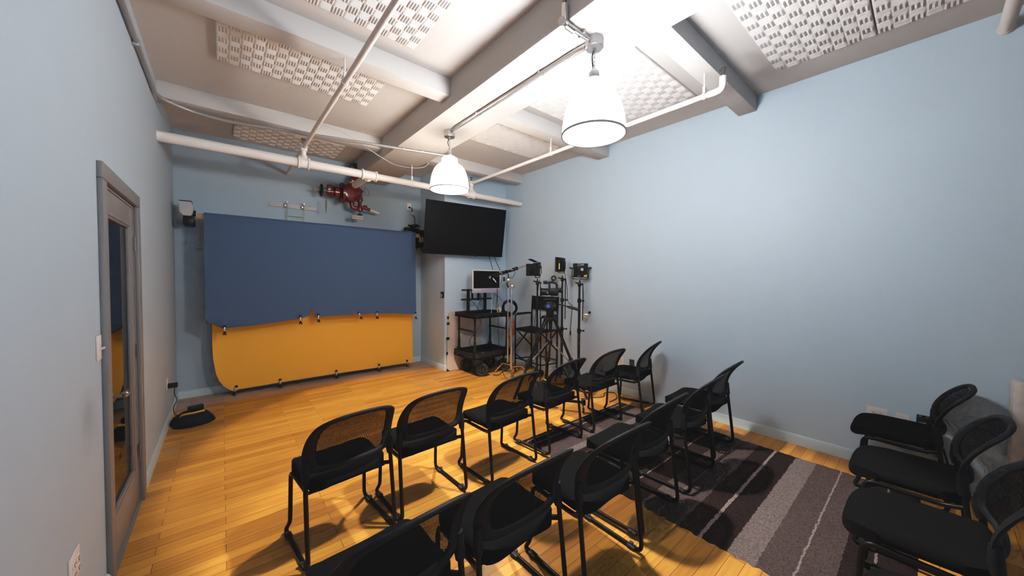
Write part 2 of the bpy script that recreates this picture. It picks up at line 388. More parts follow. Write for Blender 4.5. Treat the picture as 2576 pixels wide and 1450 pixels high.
# door
d = sempty('door_1', (XL, DY0, 0)); d['label'] = 'grey glazed door in the left wall'
W = DY1 - DY0
cs = MB()
for (y0, y1, z0, z1) in ((-.082, .0, 0, DZ), (W, W + .082, 0, DZ), (-.082, W + .082, DZ, DZ + .082)):
    cs.bx(-.002, .022, y0, y1, z0, z1, .006)
cs.bx(-.12, .0, -.004, .016, 0, DZ); cs.bx(-.12, .0, W - .016, W + .004, 0, DZ); cs.bx(-.12, 0, 0, W, DZ - .016, DZ + .004)
cs.build('casing', M['casing'], d)
lf = MB(); X0, X1 = -.040, -.004
a, b_, zb, zt = .115, .115, .255, DZ - .135
lf.bx(X0, X1, .018, a, .008, DZ - .018, .002); lf.bx(X0, X1, W - b_, W - .018, .008, DZ - .018, .002)
lf.bx(X0, X1, a, W - b_, .008, zb, .002); lf.bx(X0, X1, a, W - b_, zt, DZ - .018, .002)
leaf = lf.build('door_leaf', M['door'], d)
md = MB()
for k, (t, xo) in enumerate(((.014, 0.0), (.026, -.006))):
    md.bx(X1 - .012 + xo, X1 + .004 + xo, a - .004, a + t, zb, zt, .003); md.bx(X1 - .012 + xo, X1 + .004 + xo, W - b_ - t, W - b_ + .004, zb, zt, .003)
    md.bx(X1 - .012 + xo, X1 + .004 + xo, a, W - b_, zb - .004, zb + t, .003); md.bx(X1 - .012 + xo, X1 + .004 + xo, a, W - b_, zt - t, zt + .004, .003)
md.build('glazing_bead', M['door'], leaf)
MB().bx(-.0225, -.0215, a, W - b_, zb, zt).build('glass_pane', M['glass'], leaf)
MB().bx(-.02, .012, .02, W - .02, -.0, .014).build('threshold', M['casing'], d)
for z in (.36, 1.06, 1.78):
    h = MB(); h.cyl((.004, W - .012, z - .045), (.004, W - .012, z + .045), .006, 10)
    h.bx(-.003, .0015, W - .035, W + .012, z - .045, z + .045); h.build('hinge', M['dsteel'], d)
hd = MB(); hd.disc([(.03, 0), (.03, .006), (.02, .012)], (X1, .075, .93), 20, (1, 0, 0)); hd.cyl((X1, .075, .93), (X1 + .045, .075, .93), .010)
hd.tube(smooth([(X1 + .045, .07, .93), (X1 + .05, .10, .93), (X1 + .05, .14, .928), (X1 + .047, .185, .93)]), [.012] * 6 + [.017] * 8 + [.014] * 4 + [.009], 12)
hd.build('door_handle', M['brushed'], d)

# ------------------------------------------------------------------ acoustic foam panels
def foam_mesh(name):
    nx, ny, cs_, k = 16, 8, .07625, 12
    W_, D_ = nx * cs_, ny * cs_
    X, Y = nx * k, ny * k; vs = []; base = -.022
    for j in range(Y + 1):
        for i in range(X + 1):
            x, y = i / k, j / k; cx, cy = min(int(x), nx - 1), min(int(y), ny - 1); fx, fy = x - cx, y - cy
            t = fx if (cx + cy) % 2 else fy; o = fy if (cx + cy) % 2 else fx
            # two and a half ridges a cell, rounded at their ends
            nr = 4 if (cx + cy) % 2 else 3
            hgt = (.5 - .5 * math.cos(2 * PI * t * nr)) ** .8
            end = min(1, min(o, 1 - o) * 7) ** .5
            vs.append((x * cs_, y * cs_, base - .010 * hgt * (.35 + .65 * end)))
    fs = [(j * (X + 1) + i, j * (X + 1) + i + 1, (j + 1) * (X + 1) + i + 1, (j + 1) * (X + 1) + i) for j in range(Y) for i in range(X)]
    m = MB().add(vs, fs)
    rim = [(i, 0) for i in range(X + 1)] + [(X, j) for j in range(1, Y + 1)] + [(i, Y) for i in range(X - 1, -1, -1)] + [(0, j) for j in range(Y - 1, 0, -1)]
    ids = [j * (X + 1) + i for i, j in rim]; o = len(m.v)
    m.v += [(m.v[q][0], m.v[q][1], 0) for q in ids]; n = len(ids)
    m.f += [(ids[q], ids[(q + 1) % n], o + (q + 1) % n, o + q) for q in range(n)]
    m.f.append(tuple(range(o, o + n)))
    return m.build(name, M['foam'], ang=60)
fp = foam_mesh('acoustic_panel')
panels = [
    (-.010, 3.285, 'white foam panel behind the ceiling beam nearest the door side, above the far left floor'),
    (-.010, 2.085, 'white foam panel at the top left, in front of the left ceiling beam'),
    (-.010, 1.46, 'nearer white foam panel at the top edge, left of the pale pipe'),
    (.140, 5.29, 'white foam panel against the back wall, above the horizontal pipe'),
    (2.545, 3.315, 'white foam panel on the right bay, behind the far pendant lamp'),
    (2.545, 2.155, 'white foam panel behind the near pendant lamp, far one of the pair'),
    (2.545, 1.542, 'white foam panel behind the near pendant lamp, nearer one of the pair'),
    (2.56, .295, 'white foam panel at the top right, next to the bare ceiling beam'),
    (2.56, -.325, 'white foam panel at the top right edge, closest to the corner pipe')]
for i, (x, y, lb) in enumerate(panels):
    o = fp if i == 0 else fp.copy()
    if i: C.objects.link(o)
    o.location = (x, y, H); tag(o, lb, 'acoustic panel', 'acoustic foam panels on the ceiling')

# ------------------------------------------------------------------ sprinkler piping
sp_ = thing('sprinkler_piping', 'white painted sprinkler pipe run crossing below the ceiling', 'pipe', (0, 0, 0))
PY, PZ = 4.73, 2.90
m = MB(); m.cyl((XL, PY, PZ), (1.55, PY, PZ), .050, 24); m.cyl((1.5, PY, PZ), (XR - .03, PY, PZ), .043, 24)
m.build('main_pipe', M['pipe'], sp_)
def coupling(x, r, L_, name='coupling'):
    c = MB(); c.cyl((x - L_ / 2, PY, PZ), (x + L_ / 2, PY, PZ), r + .008, 24)
    for e in (-1, 1): c.disc([(r + .010, -.014), (r + .019, -.010), (r + .019, .010), (r + .010, .014)], (x + e * L_ / 2, PY, PZ), 24, (1, 0, 0))
    return c
def headmesh(x, y, z):
    c = MB(); c.cyl((x, y, z - .03), (x, y, z + .005), .013); 
    for e in (-1, 1): c.tube([(x + e * .012, y, z), (x + e * .018, y, z + .015), (x + e * .010, y, z + .034)], .0035, 6)
    c.cyl((x, y, z), (x, y, z + .032), .004, 8); c.disc([(.024, .034), (.026, .037), (.020, .041)], (x, y, z), 14); return c
BZ = 3.08
for bx_, y0, y1, tee in ((.757, -1.5, YB, True), (3.09, 1.13, PY, True)):
    t = coupling(bx_, .05 if bx_ < 1.5 else .043, .10)
    t.cyl((bx_, PY, PZ), (bx_, PY, PZ + .085), .038); t.disc([(.038, -.006), (.046, 0), (.046, .014), (.036, .022)], (bx_, PY, PZ + .055), 20)
    t.cyl((bx_, PY, PZ + .07), (bx_, PY, BZ), .028); t.disc([(.034, -.04), (.040, -.03), (.040, .025), (.03, .035)], (bx_, PY, BZ), 20)
    t.build('tee_fitting', M['pipe'], sp_)
    MB().cyl((bx_, y0, BZ), (bx_, y1, BZ), .021, 16).build('branch_pipe', M['pipe'], sp_)
    headmesh(bx_, PY, BZ + .055).build('sprinkler_head', M['dsteel'], sp_)
t = coupling(1.50, .05, .17); t.tube([(1.50, PY, PZ - .02), (1.50, PY + .18, PZ + .0), (1.50, PY + .62, PZ)], .046, 18)
t.disc([(.05, -.012), (.058, -.006), (.058, .006), (.05, .012)], (1.50, PY + .06, PZ - .01), 20, (0, 1, 0)); t.build('coupling', M['pipe'], sp_)
e = MB(); e.tube(fillet([(3.09, 1.20, BZ), (3.09, 1.09, BZ), (3.09, 1.09, BZ + .10)], .05), .026, 14); e.build('elbow_fitting', M['pipe'], sp_)
e = MB(); e.cyl((3.09, 1.09, BZ + .06), (3.09, 1.09, 3.235), .011); e.disc([(.03, .0), (.026, .008)], (3.09, 1.09, 3.235), 14); e.build('sprinkler_head', M['dsteel'], sp_)
def hanger(x, y, z, r, top):
    c = MB(); c.disc([(r + .003, -.012), (r + .006, -.012), (r + .006, .012), (r + .003, .012)], (x, y, z), 18, (1, 0, 0) if abs(y - PY) < .01 else (0, 1, 0))
    c.cyl((x, y, z + r), (x, y, top), .006, 8); c.box((x, y, z + r + .03), (.022, .022, .055), None, .004); c.build('hanger', M['pipe'], sp_)
hanger(2.09, PY, PZ, .043, GZ); hanger(.757, 2.95, BZ, .021, 3.265); hanger(3.09, 2.98, BZ, .021, 3.265); hanger(3.09, 1.23, BZ, .021, 3.265)
c = MB().cyl((XR, -.30, 3.30), (2.25, -.30, 3.31), .036, 18); c.disc([(.036, -.01), (.042, 0), (.042, .01)], (XR - .012, -.30, 3.30), 18, (1, 0, 0))
tag(c.build('corner_pipe', M['pipe']), 'white pipe entering the blue wall at the top right corner', 'pipe')

# ------------------------------------------------------------------ conduits
cd = thing('ceiling_conduit', 'galvanised conduit from the left wall across the beams to the far lamp', 'conduit', (0, 0, 0))
cz = 3.135
path = fillet([(XL + .025, YF, 3.17), (XL + .025, 4.4, 3.17), (XL + .03, 4.64, 3.15), (-.2, 4.65, 3.14), (1.99, 4.45, 3.14)], [.1, .1, .14, .14, .1], 8)
path = fillet([(XL + .022, YF, 3.18), (XL + .022, 4.50, 3.185), (-.20, 4.62, 3.16), (.1, 4.60, 3.14), (2.24, 4.02, 3.14)], [.1, .22, .16, .2, .1], 8)
MB().tube(path, .0165, 12).build('conduit_tube', M['emt'], cd)
jb = MB(); jb.box((2.27, 4.02, 3.125), (.10, .10, .05), Euler((0, 0, -.26)), .006); jb.build('junction_box', M['steel'], cd)
for p in ((1.95, 4.10), (1.73, 4.16)):
    MB().box((p[0], p[1], 3.146), (.022, .05, .018), Euler((0, 0, -.26)), .003).build('strap', M['steel'], cd)
for y in (3.55,): MB().box((XL + .02, y, 3.18), (.04, .03, .045), None, .006).build('strap', M['steel'], cd)

c2 = thing('lamp_conduit', 'straight galvanised conduit joining the two pendant lamp boxes', 'conduit')
MB().tube(fillet([(1.905, 1.525, 3.125), (1.895, 1.64, 3.135), (1.895, 3.20, 3.138), (1.91, 3.305, 3.125)], .05), .011, 12).build('conduit_tube', M['steel'], c2)
MB().tube(fillet([(1.935, 1.525, 3.125), (1.94, 1.64, 3.135), (1.945, 3.18, 3.138), (1.925, 3.305, 3.125)], .05), .007, 8).build('conduit_tube', M['bezel'], c2)
for y in (1.95, 2.80): MB().box((1.905, y, 3.142), (.055, .02, .022), None, .004).build('strap', M['steel'], c2)
c3 = thing('beam_conduit', 'short galvanised conduit with an elbow at the top edge, by the near lamp', 'conduit')
MB().tube([(1.858, 1.46, 3.125), (1.645, 1.47, 3.125)], .0135, 12).build('conduit_tube', M['steel'], c3)
el = MB(); el.tube(fillet([(1.72, 1.47, 3.125), (1.635, 1.47, 3.125), (1.635, 1.47, 3.24)], .03), .021, 12); el.disc([(.024, 0), (.024, .008)], (1.612, 1.47, 3.13), 16, (-1, 0, -.3)); el.build('elbow_fitting', M['chrome'], c3)
MB().cyl((1.635, 1.47, 3.2), (1.635, 1.47, H), .0135, 12).build('conduit_tube', M['dsteel'], c3)
for p, dd in (((1.80, 1.47, 3.14), (.02, .055, .025)), ((1.648, 1.47, 3.33), (.02, .055, .02))): MB().box(p, dd, None, .004).build('strap', M['chrome'], c3)
tag(MB().tube(smooth([(.0, 4.685, 3.36), (.6, 4.685, 3.40), (1.2, 4.68, 3.35), (1.45, 4.6, 3.20), (1.66, 4.66, 3.14), (1.9, 4.80, 3.135), (2.15, 4.72, 3.13), (2.26, 4.62, 3.16), (2.30, 4.6, 3.27)], 8), .004, 6)
    .build('ceiling_cable', M['cordw']), 'thin white cable sagging across the beam between pipe and far lamp', 'cable')

# ------------------------------------------------------------------ pendant lamps
def pendant(loc, label, col, se, power, rad, lcol):
    t = thing('pendant_lamp', label, 'pendant lamp', loc, 0, 'dome pendant lamps')
    b = MB(); n = 8
    b.disc([(.056, -.066), (.06, -.062), (.06, 0)], (0, 0, 3.155), 8); b.disc([(.012, -.02), (.012, 0)], (0, 0, 3.092), 12)
    b.build('junction_box', M['steel'], t)
    ch = MB()
    for i in range(5):
        z = 3.07 - i * .026; pts = []
        for k in range(14):
            a = 2 * PI * k / 14; u, v = .008 * math.cos(a), .018 * math.sin(a)
            pts.append((u, 0, z + v) if i % 2 else (0, u, z + v))
        ch.tube(pts, .0022, 6, closed=True)
    ch.build('chain', M['steel'], t)
    MB().tube(smooth([(0, 0, 3.085), (-.022, .0, 3.03), (.012, .018, 2.97), (0, 0, 2.93)]), .0042, 8).build('cord', M['black'], t)
    cp = MB(); cp.disc([(.030, 2.885), (.033, 2.892), (.033, 2.93), (.022, 2.945)], (0, 0, 0), 20); cp.tube([(.02 * math.cos(a), 0, 2.945 + .02 * math.sin(a)) for a in [PI * i / 8 for i in range(9)]], .003, 6); cp.build('socket_cap', M['steel'], t)
    prof = [(.030, 2.887), (.055, 2.882), (.070, 2.865), (.077, 2.845), (.077, 2.807)]
    nk = MB(); nk.lathe(prof, n=32)
    for i in range(14):
        a = 2 * PI * i / 14; nk.tube([(.073 * math.cos(a), .073 * math.sin(a), 2.868), (.079 * math.cos(a), .079 * math.sin(a), 2.845), (.079 * math.cos(a), .079 * math.sin(a), 2.81)], [.006, .009, .008], 8)
    sm = shade_mat('glowing_shade', col, se, True)
    nk.build('shade_neck', shade_mat('neck_glow', col, 1.3 if se > 50 else 1.6), t)
    dome = [(.080, 2.808), (.108, 2.796), (.140, 2.772), (.166, 2.736), (.184, 2.69), (.196, 2.64), (.204, 2.585), (.209, 2.53)]
    so_ = MB().lathe(dome, n=48).build('lamp_shade', sm, t)
    MB().lathe([(.205, 2.53), (.200, 2.585), (.192, 2.64), (.180, 2.688), (.162, 2.732), (.137, 2.767), (.106, 2.790), (.01, 2.800)], n=48).build('shade_lining', shade_mat('shade_lining_glow', col, 7), so_)
    MB().lathe([(.2085, 2.531), (.213, 2.531), (.213, 2.519), (.2045, 2.519), (.2045, 2.531), (.2085, 2.531)], n=48).build('rim_band', M['grey'], t)
    bl = MB(); bl.sphere((0, 0, 2.70), .045); bl.cyl((0, 0, 2.74), (0, 0, 2.80), .02); bl.build('bulb', shade_mat('bulb_glow', col, 40), t)
    ld = bpy.data.lights.new('lamp_light', 'SPOT'); ld.energy = power; ld.color = lcol; ld.shadow_soft_size = .05; ld.spot_size = R(rad * 2); ld.spot_blend = .12
    lo = bpy.data.objects.new('lamp_light', ld); C.objects.link(lo); lo.location = (0, 0, 2.64); lo.parent = t
    return t
pendant((1.92, 1.46, 0), 'nearer glowing white dome pendant lamp on a chain', (.985, .985, 1), 116, 255, 42, (1, .91, .80))
pendant((1.92, 3.37, 0), 'farther glowing white dome pendant lamp, in front of the television', (1, .87, .73), 37, 235, 42, (1, .82, .62))

# ------------------------------------------------------------------ rug
rg = MB(); nx, ny = 60, 90; RW, RL = 1.655, 2.47; vs = []
for j in range(ny + 1):
    for i in range(nx + 1):
        ex = .008 * math.sin(j * 2.3) if i in (0, nx) else 0
        vs.append((i / nx * RW + ex + (random.random() - .5) * .006, j / ny * RL + (random.random() - .5) * .006, .011 + .006 * random.random() if 0 < i < nx and 0 < j < ny else .001))
rg.add(vs, [(j * (nx + 1) + i, j * (nx + 1) + i + 1, (j + 1) * (nx + 1) + i + 1, (j + 1) * (nx + 1) + i) for j in range(ny) for i in range(nx)])
tag(rg.build('striped_rug', M['rug'], None, (2.20, 0.0, 0)), 'brown and grey striped shag rug under the chairs', 'rug')

# ------------------------------------------------------------------ chairs
def back_pt(u, v):
    """u -1..1 across, v 0..1 up; local chair coordinates, +Y is the front"""
    v0 = max(v, 0)
    x = u * (.238 + .006 * math.sin(PI * v) - .040 * v0 ** 2.4)
    z = .497 + .328 * v - .016 * (u * u) * v + (.010 * (1 - u * u)) * (1 - v)
    y = -.152 - .150 * max(0, (v - .22) / .78) ** 1.75 - .045 * (1 - abs(u) ** 2.2) * (1 - .55 * v)
    return Vector((x, y, z))
def contour(n=72, inset=0.0):
    out = []
    for i in range(n):
        a = 2 * PI * i / n; c, s = math.cos(a), math.sin(a); p = 6.5 if s < 0 else 5.5
        k = (abs(c) ** p + abs(s) ** p) ** (-1 / p)
        out.append((c * k * (1 - inset), .5 + .5 * s * k * (1 - inset * 1.6)))
    return out
def make_chair():
    t = thing('mesh_back_chair', 'x', 'chair', (0, 0, 0), 0, 'black mesh-back chairs in rows')
    # seat cushion
    s = MB(); nx, ny = 20, 20; top = []
    def seat_pt(i, j, up):
        u, v = -1 + 2 * i / nx, -1 + 2 * j / ny
        p = 3.4 if v > 0 else 4.5; k = (abs(u) ** p + abs(v) ** p); m_ = max(abs(u), abs(v), 1e-6); sc = m_ / (k ** (1 / p)) if k else 1
        u, v = u * sc, v * sc
        e = max(0, 1 - (max(abs(u), abs(v))) ** 8)
        x, y = u * (.236 - .012 * (1 - v) * .5), .035 + v * .232
        z0 = .418 - .03 * max(0, v) ** 4
        z = z0 + (.038 * (e ** .4) + .010 * (u * u) - .012 * max(0, v) ** 3 if up else -.030 * (e ** .4))
        return (x, y, z)
    vs = [seat_pt(i, j, True) for j in range(ny + 1) for i in range(nx + 1)]; N1 = len(vs)
    vs += [seat_pt(i, j, False) for j in range(ny + 1) for i in range(nx + 1)]
    q = lambda i, j: j * (nx + 1) + i
    fs = [(q(i, j), q(i + 1, j), q(i + 1, j + 1), q(i, j + 1)) for j in range(ny) for i in range(nx)]
    fs += [(N1 + q(i, j), N1 + q(i, j + 1), N1 + q(i + 1, j + 1), N1 + q(i + 1, j)) for j in range(ny) for i in range(nx)]
    rim = [q(i, 0) for i in range(nx)] + [q(nx, j) for j in range(ny)] + [q(i, ny) for i in range(nx, 0, -1)] + [q(0, j) for j in range(ny, 0, -1)]
    fs += [(rim[k], rim[(k + 1) % len(rim)], N1 + rim[(k + 1) % len(rim)], N1 + rim[k]) for k in range(len(rim))]
    s.add(vs, fs).build('seat', M['fabric'], t, ang=60)
    # back frame
    ct = contour(); f = MB(); n = len(ct); ring = []; K = 10
    for i, (u, v) in enumerate(ct):
        def mid_(u_, v_):
            sb = .040 + .022 * (1 - v_)
            return back_pt(u_ * (1 - (sb / 2 - .008) / .236), .5 + (v_ - .5) * .955)
        P = mid_(u, v); P2 = mid_(*ct[(i + 1) % n]); P0 = mid_(*ct[i - 1]); T = (P2 - P0).normalized()
        du = (back_pt(u + .01, v) - back_pt(u - .01, v)).normalized(); dv = (back_pt(u, v + .01) - back_pt(u, v - .01)).normalized(); nn = du.cross(dv).normalized()
        w = T.cross(nn).normalized()
        sw = min(1, max(0, (abs(u) - .75) / .2)) * (1 if .06 < v < .96 else .6); wd = .0165 + sw * (.009 + .012 * (1 - v)); th = .011 + (.004 if v < .12 else 0)
        for k in range(K):
            a = 2 * PI * k / K; f.v.append(tuple(P + w * (math.cos(a) * wd) + nn * (math.sin(a) * th)))
    f.f = [(i * K + k, i * K + (k + 1) % K, ((i + 1) % n) * K + (k + 1) % K, ((i + 1) % n) * K + k) for i in range(n) for k in range(K)]
    fr = f.build('backrest_frame', M['chairplastic'], t, ang=60)
    ms = MB(); c2 = contour(72, .08); rings = 8
    ms.v.append(tuple(back_pt(0, .5)))
    for r_ in range(1, rings + 1):
        for (u, v) in c2: ms.v.append(tuple(back_pt(u * r_ / rings, .5 + (v - .5) * r_ / rings)))
    ms.f = [(0, 1 + i, 1 + (i + 1) % n) for i in range(n)] + [(1 + (r_ - 1) * n + i, 1 + r_ * n + i, 1 + r_ * n + (i + 1) % n, 1 + (r_ - 1) * n + (i + 1) % n) for r_ in range(1, rings) for i in range(n)]
    ms.build('backrest_mesh', M['mesh'], fr, ang=60)
    for sd in (-1, 1):
        pts = fillet([(sd * .234, -.158, .55), (sd * .240, -.172, .42), (sd * .244, -.222, .0125), (sd * .244, .225, .0125), (sd * .226, .200, .06), (sd * .222, .185, .385), (sd * .216, -.10, .375), (sd * .238, -.170, .40)], [0, .1, .055, .05, .03, .05, .05, 0], 6)
        sf = MB().tube(pts, .0122, 10).build('side_frame', M['tube'], t)
        for y in (.155, -.155):
            g = MB(); g.box((sd * .244, y, .011), (.034, .05, .022), None, .005); g.box((sd * .256, y + .01, .018), (.02, .022, .02), None, .004); g.build('foot_glide', M['rubber'], sf)
        bk = MB(); bk.tube([(sd * .238, -.166, .462), (sd * .237, -.160, .50), (sd * .234, -.158, .57)], [.019, .022, .018], 10); bk.build('back_bracket', M['chairplastic'], t)
    MB().cyl((-.222, .14, .377), (.222, .14, .377), .010).build('cross_tube', M['tube'], t); MB().cyl((-.222, -.12, .375), (.222, -.12, .375), .010).build('cross_tube', M['tube'], t)
    return t
proto = make_chair()
chairs = [
    (.548, 2.295, 6, 'black mesh-back chair at the door end of the front row'),
    (1.096, 2.328, 2, 'black mesh-back chair second from the door in the front row'),
    (1.764, 2.290, 4, 'black mesh-back chair third from the door in the front row'),
    (2.386, 2.305, 5, 'black mesh-back chair fourth in the front row, its base on the rug corner'),
    (3.075, 2.325, 1, 'black mesh-back chair fifth in the front row, in front of the caster'),
    (3.745, 2.265, 13, 'black mesh-back chair at the blue wall end of the front row'),
    (.455, 1.300, 4, 'black mesh-back chair at the bottom edge, door end of the middle row'),
    (1.003, 1.290, 1, 'black mesh-back chair second from the door in the middle row'),
    (1.562, 1.225, -1, 'black mesh-back chair third in the middle row, its right runner on bare floor'),
    (2.128, 1.275, 2, 'black mesh-back chair fourth in the middle row, first with its base on the rug'),
    (2.780, 1.285, 3, 'black mesh-back chair fifth in the middle row, standing on the rug'),
    (3.415, 1.350, 2, 'black mesh-back chair at the blue wall end of the middle row'),
    (3.88, .105, 1, 'black mesh-back chair of the back row against the blue wall, under the outlets'),
    (3.088, .030, 1, 'black mesh-back chair of the back row, second from the blue wall'),
    (2.405, -.020, 1, 'black mesh-back chair of the back row, third from the blue wall'),
    (1.74, -.115, 1, 'black mesh-back chair cut off at the bottom right corner, fourth from the blue wall')]
for i, (x, y, a, lb) in enumerate(chairs):
    if i == 0:
        proto.location = (x, y, .0); proto.rotation_euler = (0, 0, R(a)); proto['label'] = lb
    else: dup(proto, (x, y, .0175 if x > 2.05 else 0), R(a), lb)

# ------------------------------------------------------------------ camera
cam = bpy.data.cameras.new('camera'); cam.sensor_width = 36; cam.lens = 874.9 / 2576 * 36; cam.clip_start = .02; cam.clip_end = 100
co = bpy.data.objects.new('camera', cam); C.objects.link(co)
yaw, pit, rol = R(39.859), R(-1.554), R(.308)
F = Vector((math.sin(yaw) * math.cos(pit), math.cos(yaw) * math.cos(pit), math.sin(pit)))
r0 = Vector((math.cos(yaw), -math.sin(yaw), 0)); u0 = r0.cross(F)
r1 = r0 * math.cos(rol) + u0 * math.sin(rol); u1 = -r0 * math.sin(rol) + u0 * math.cos(rol)
mx = Matrix((r1, u1, -F)).transposed().to_4x4(); mx.translation = Vector((0, 0, 1.56)); co.matrix_world = mx
bpy.context.scene.camera = co

# ------------------------------------------------------------------ seamless paper backdrops
def sheet(prof, ztop, y, yf=None, rows=10, wob=.004):
    m = MB(); xs = [p[0] for p in prof]; n = len(prof)
    for j in range(rows + 1):
        t = j / rows
        for i, (x, z) in enumerate(prof):
            xt = xs[0] + (xs[-1] - xs[0]) * ((x - xs[0]) / (xs[-1] - xs[0]))
            m.v.append((x, y + wob * math.sin(x * 3.1 + t * 2) - (yf(t, x) if yf else 0), ztop + (z - ztop) * t))
    m.f = [(j * n + i, j * n + i + 1, (j + 1) * n + i + 1, (j + 1) * n + i) for j in range(rows) for i in range(n - 1)]
    return m
def dens(prof, st=.06):
    out = []
    for (a, b) in zip(prof, prof[1:]):
        k = max(1, int(abs(b[0] - a[0]) / st))
        for q in range(k): out.append((a[0] + (b[0] - a[0]) * q / k, a[1] + (b[1] - a[1]) * q / k))
    return out + [prof[-1]]
bd = thing('paper_backdrop', 'wide blue seamless paper hanging from its roll on the back wall', 'paper backdrop', (0, 0, 0))
BY = 5.675
MB().cyl((-.158, BY + .055, 2.298), (2.58, BY + .055, 2.298), .055, 28).build('paper_roll', M['blue'], bd)
bp_ = dens([(-.160, 1.043), (-.079, .971), (.004, .913), (.307, .925), (.617, .955), (.839, .977), (.962, 1.014), (.985, 1.097), (1.013, 1.095), (1.021, .99), (1.293, .993), (1.626, .993), (1.914, .985), (2.182, .971), (2.573, .935)])
ps = sheet(bp_, 2.30, BY, lambda t, x: .012 * t * t + (.03 * max(0, t - .85) / .15 * max(0, .05 - x) / .2)).build('paper_sheet', M['blue'], bd)
fl = MB(); fl.add([(-.150, BY - .035, 1.045), (.0, BY - .03, .918), (-.02, BY - .045, 1.02)], [(0, 1, 2)]); fl.build('folded_corner', M['blue'], ps)
MB().cyl((-.22, BY + .055, 2.298), (2.655, BY + .055, 2.298), .036, 20).build('cardboard_core', M['core'], bd)
od = thing('paper_backdrop', 'orange seamless paper hanging behind the blue one, down to the floor', 'paper backdrop', (0, 0, 0))
OY = 5.86
op = [(-.102, .705), (-.097, .508), (-.073, .322), (-.045, .225), (0, .14), (.059, .082), (.107, .049), (.156, .07), (.614, .074), (1.345, .076), (1.991, .067), (2.48, .068), (2.593, .055)]
MB().cyl((-.12, OY + .06, 2.12), (2.62, OY + .06, 2.12), .05, 24).build('paper_roll', M['orange'], od)
sheet(dens(op), 2.12, OY, lambda t, x: .02 * max(0, t - .8) / .2, rows=14, wob=.002).build('paper_sheet', M['orange'], od)
# spring clamps
def clamp():
    t = thing('spring_clamp', 'x', 'clamp', (0, 0, 0), 0, 'spring clamps on the paper edges')
    b = MB(); b.box((0, -.016, -.010), (.020, .018, .062), None, .004); b.build('jaw', M['bolt'], t)
    h = MB(); h.box((0, -.014, .028), (.030, .026, .026), None, .005); h.build('jaw_pad', M['black'], t)
    for s in (-1, 1):
        l = MB(); l.tube([(0, -.014, -.035), (s * .006, -.016 - .012 * (s + 1), -.062), (s * .012, -.016 - .018 * (s + 1), -.082)], [.009, .009, .007], 8); l.build('handle', M['black'], t)
    return t
cl = clamp()
cps = [(.02, BY - .012, .905, 'black spring clamp at the folded left corner of the blue paper'), (.844, BY - .012, .975, 'black spring clamp left of the notch in the blue paper'),
       (1.069, BY - .012, .985, 'black spring clamp right of the notch in the blue paper'), (1.636, BY - .012, .985, 'tilted black spring clamp on the blue paper, left of a pair'),
       (1.903, BY - .012, .975, 'black spring clamp on the blue paper, right of a pair'), (2.555, BY - .012, .925, 'black spring clamp at the right corner of the blue paper'),
       (.125, OY - .02, .078, 'black spring clamp on the orange paper, at its curled left corner'), (.615, OY - .02, .078, 'black spring clamp on the orange paper edge, second from the door wall'),
       (1.342, OY - .02, .082, 'black spring clamp in the middle of the orange paper bottom'), (1.993, OY - .02, .075, 'black spring clamp on the orange paper edge, second from the boxed-out wall'),
       (2.478, OY - .02, .075, 'black spring clamp at the right end of the orange paper bottom')]
for i, (x, y, z, lb) in enumerate(cps):
    c = cl if i == 0 else dup(cl)
    c.location = (x, y, z + .01); c['label'] = lb; c.rotation_euler = (0, [0, 0, 0, -.35, 0, 0, .25, 0, 0, 0, 0][i], .0)
# roll brackets
mt = thing('roller_bracket', 'grey motor housing and bracket at the left end of the blue roll', 'roller bracket', (0, 0, 0))
hs = MB(); hs.prism([(-.375, 2.46), (-.268, 2.46), (-.250, 2.40), (-.250, 2.33), (-.275, 2.295), (-.345, 2.295), (-.372, 2.33)], 5.70, 5.90); hs.build('housing', M['grey'], mt)
MB().bx(-.375, -.265, 5.72, 5.90, 2.46, 2.475).build('housing_top', M['black'], mt)
MB().bx(-.348, -.248, 5.76, YB, 2.20, 2.295, .006).build('wall_arm', M['black'], mt)
hb = MB(); hb.disc([(.036, -.005), (.036, .02)], (-.25, BY + .055, 2.33), 16, (1, 0, 0)); hb.build('drive_hub', M['black'], mt)
rb = thing('roller_bracket', 'black bracket at the right end of the blue roll, wrapped in cables', 'roller bracket', (0, 0, 0))
MB().bx(2.66, 2.74, 5.70, YB, 2.10, 2.40, .006).build('bracket_body', M['matteblk'], rb)
MB().box((2.60, 5.90, 2.425), (.26, .10, .045), Euler((0, 0, .1)), .008).build('power_strip', M['matteblk'], rb)
pl_ = MB()
for k in range(4): pl_.box((2.655 + .026 * k, 5.69, 2.235 - .01 * (k % 2)), (.014, .02, .10 - .02 * (k % 2)), None, .003)
pl_.build('connector', M['grey'], rb)
lp = MB()
for k in range(3):
    pts = [(2.60 + .10 * math.cos(a), 5.80 + .12 * math.sin(a) * .6, 2.46 + .012 * k + .01 * math.sin(3 * a)) for a in [2 * PI * i / 20 for i in range(20)]]; lp.tube(pts, .006, 6, closed=True)
lp.tube(smooth([(2.64, 5.70, 2.11), (2.72, 5.66, 2.08), (2.80, 5.68, 2.13)]), .006, 6); lp.tube(smooth([(2.66, 5.70, 2.10), (2.70, 5.66, 2.03), (2.80, 5.66, 2.02)]), .005, 6)
lp.build('cable_loops', M['black'], rb)

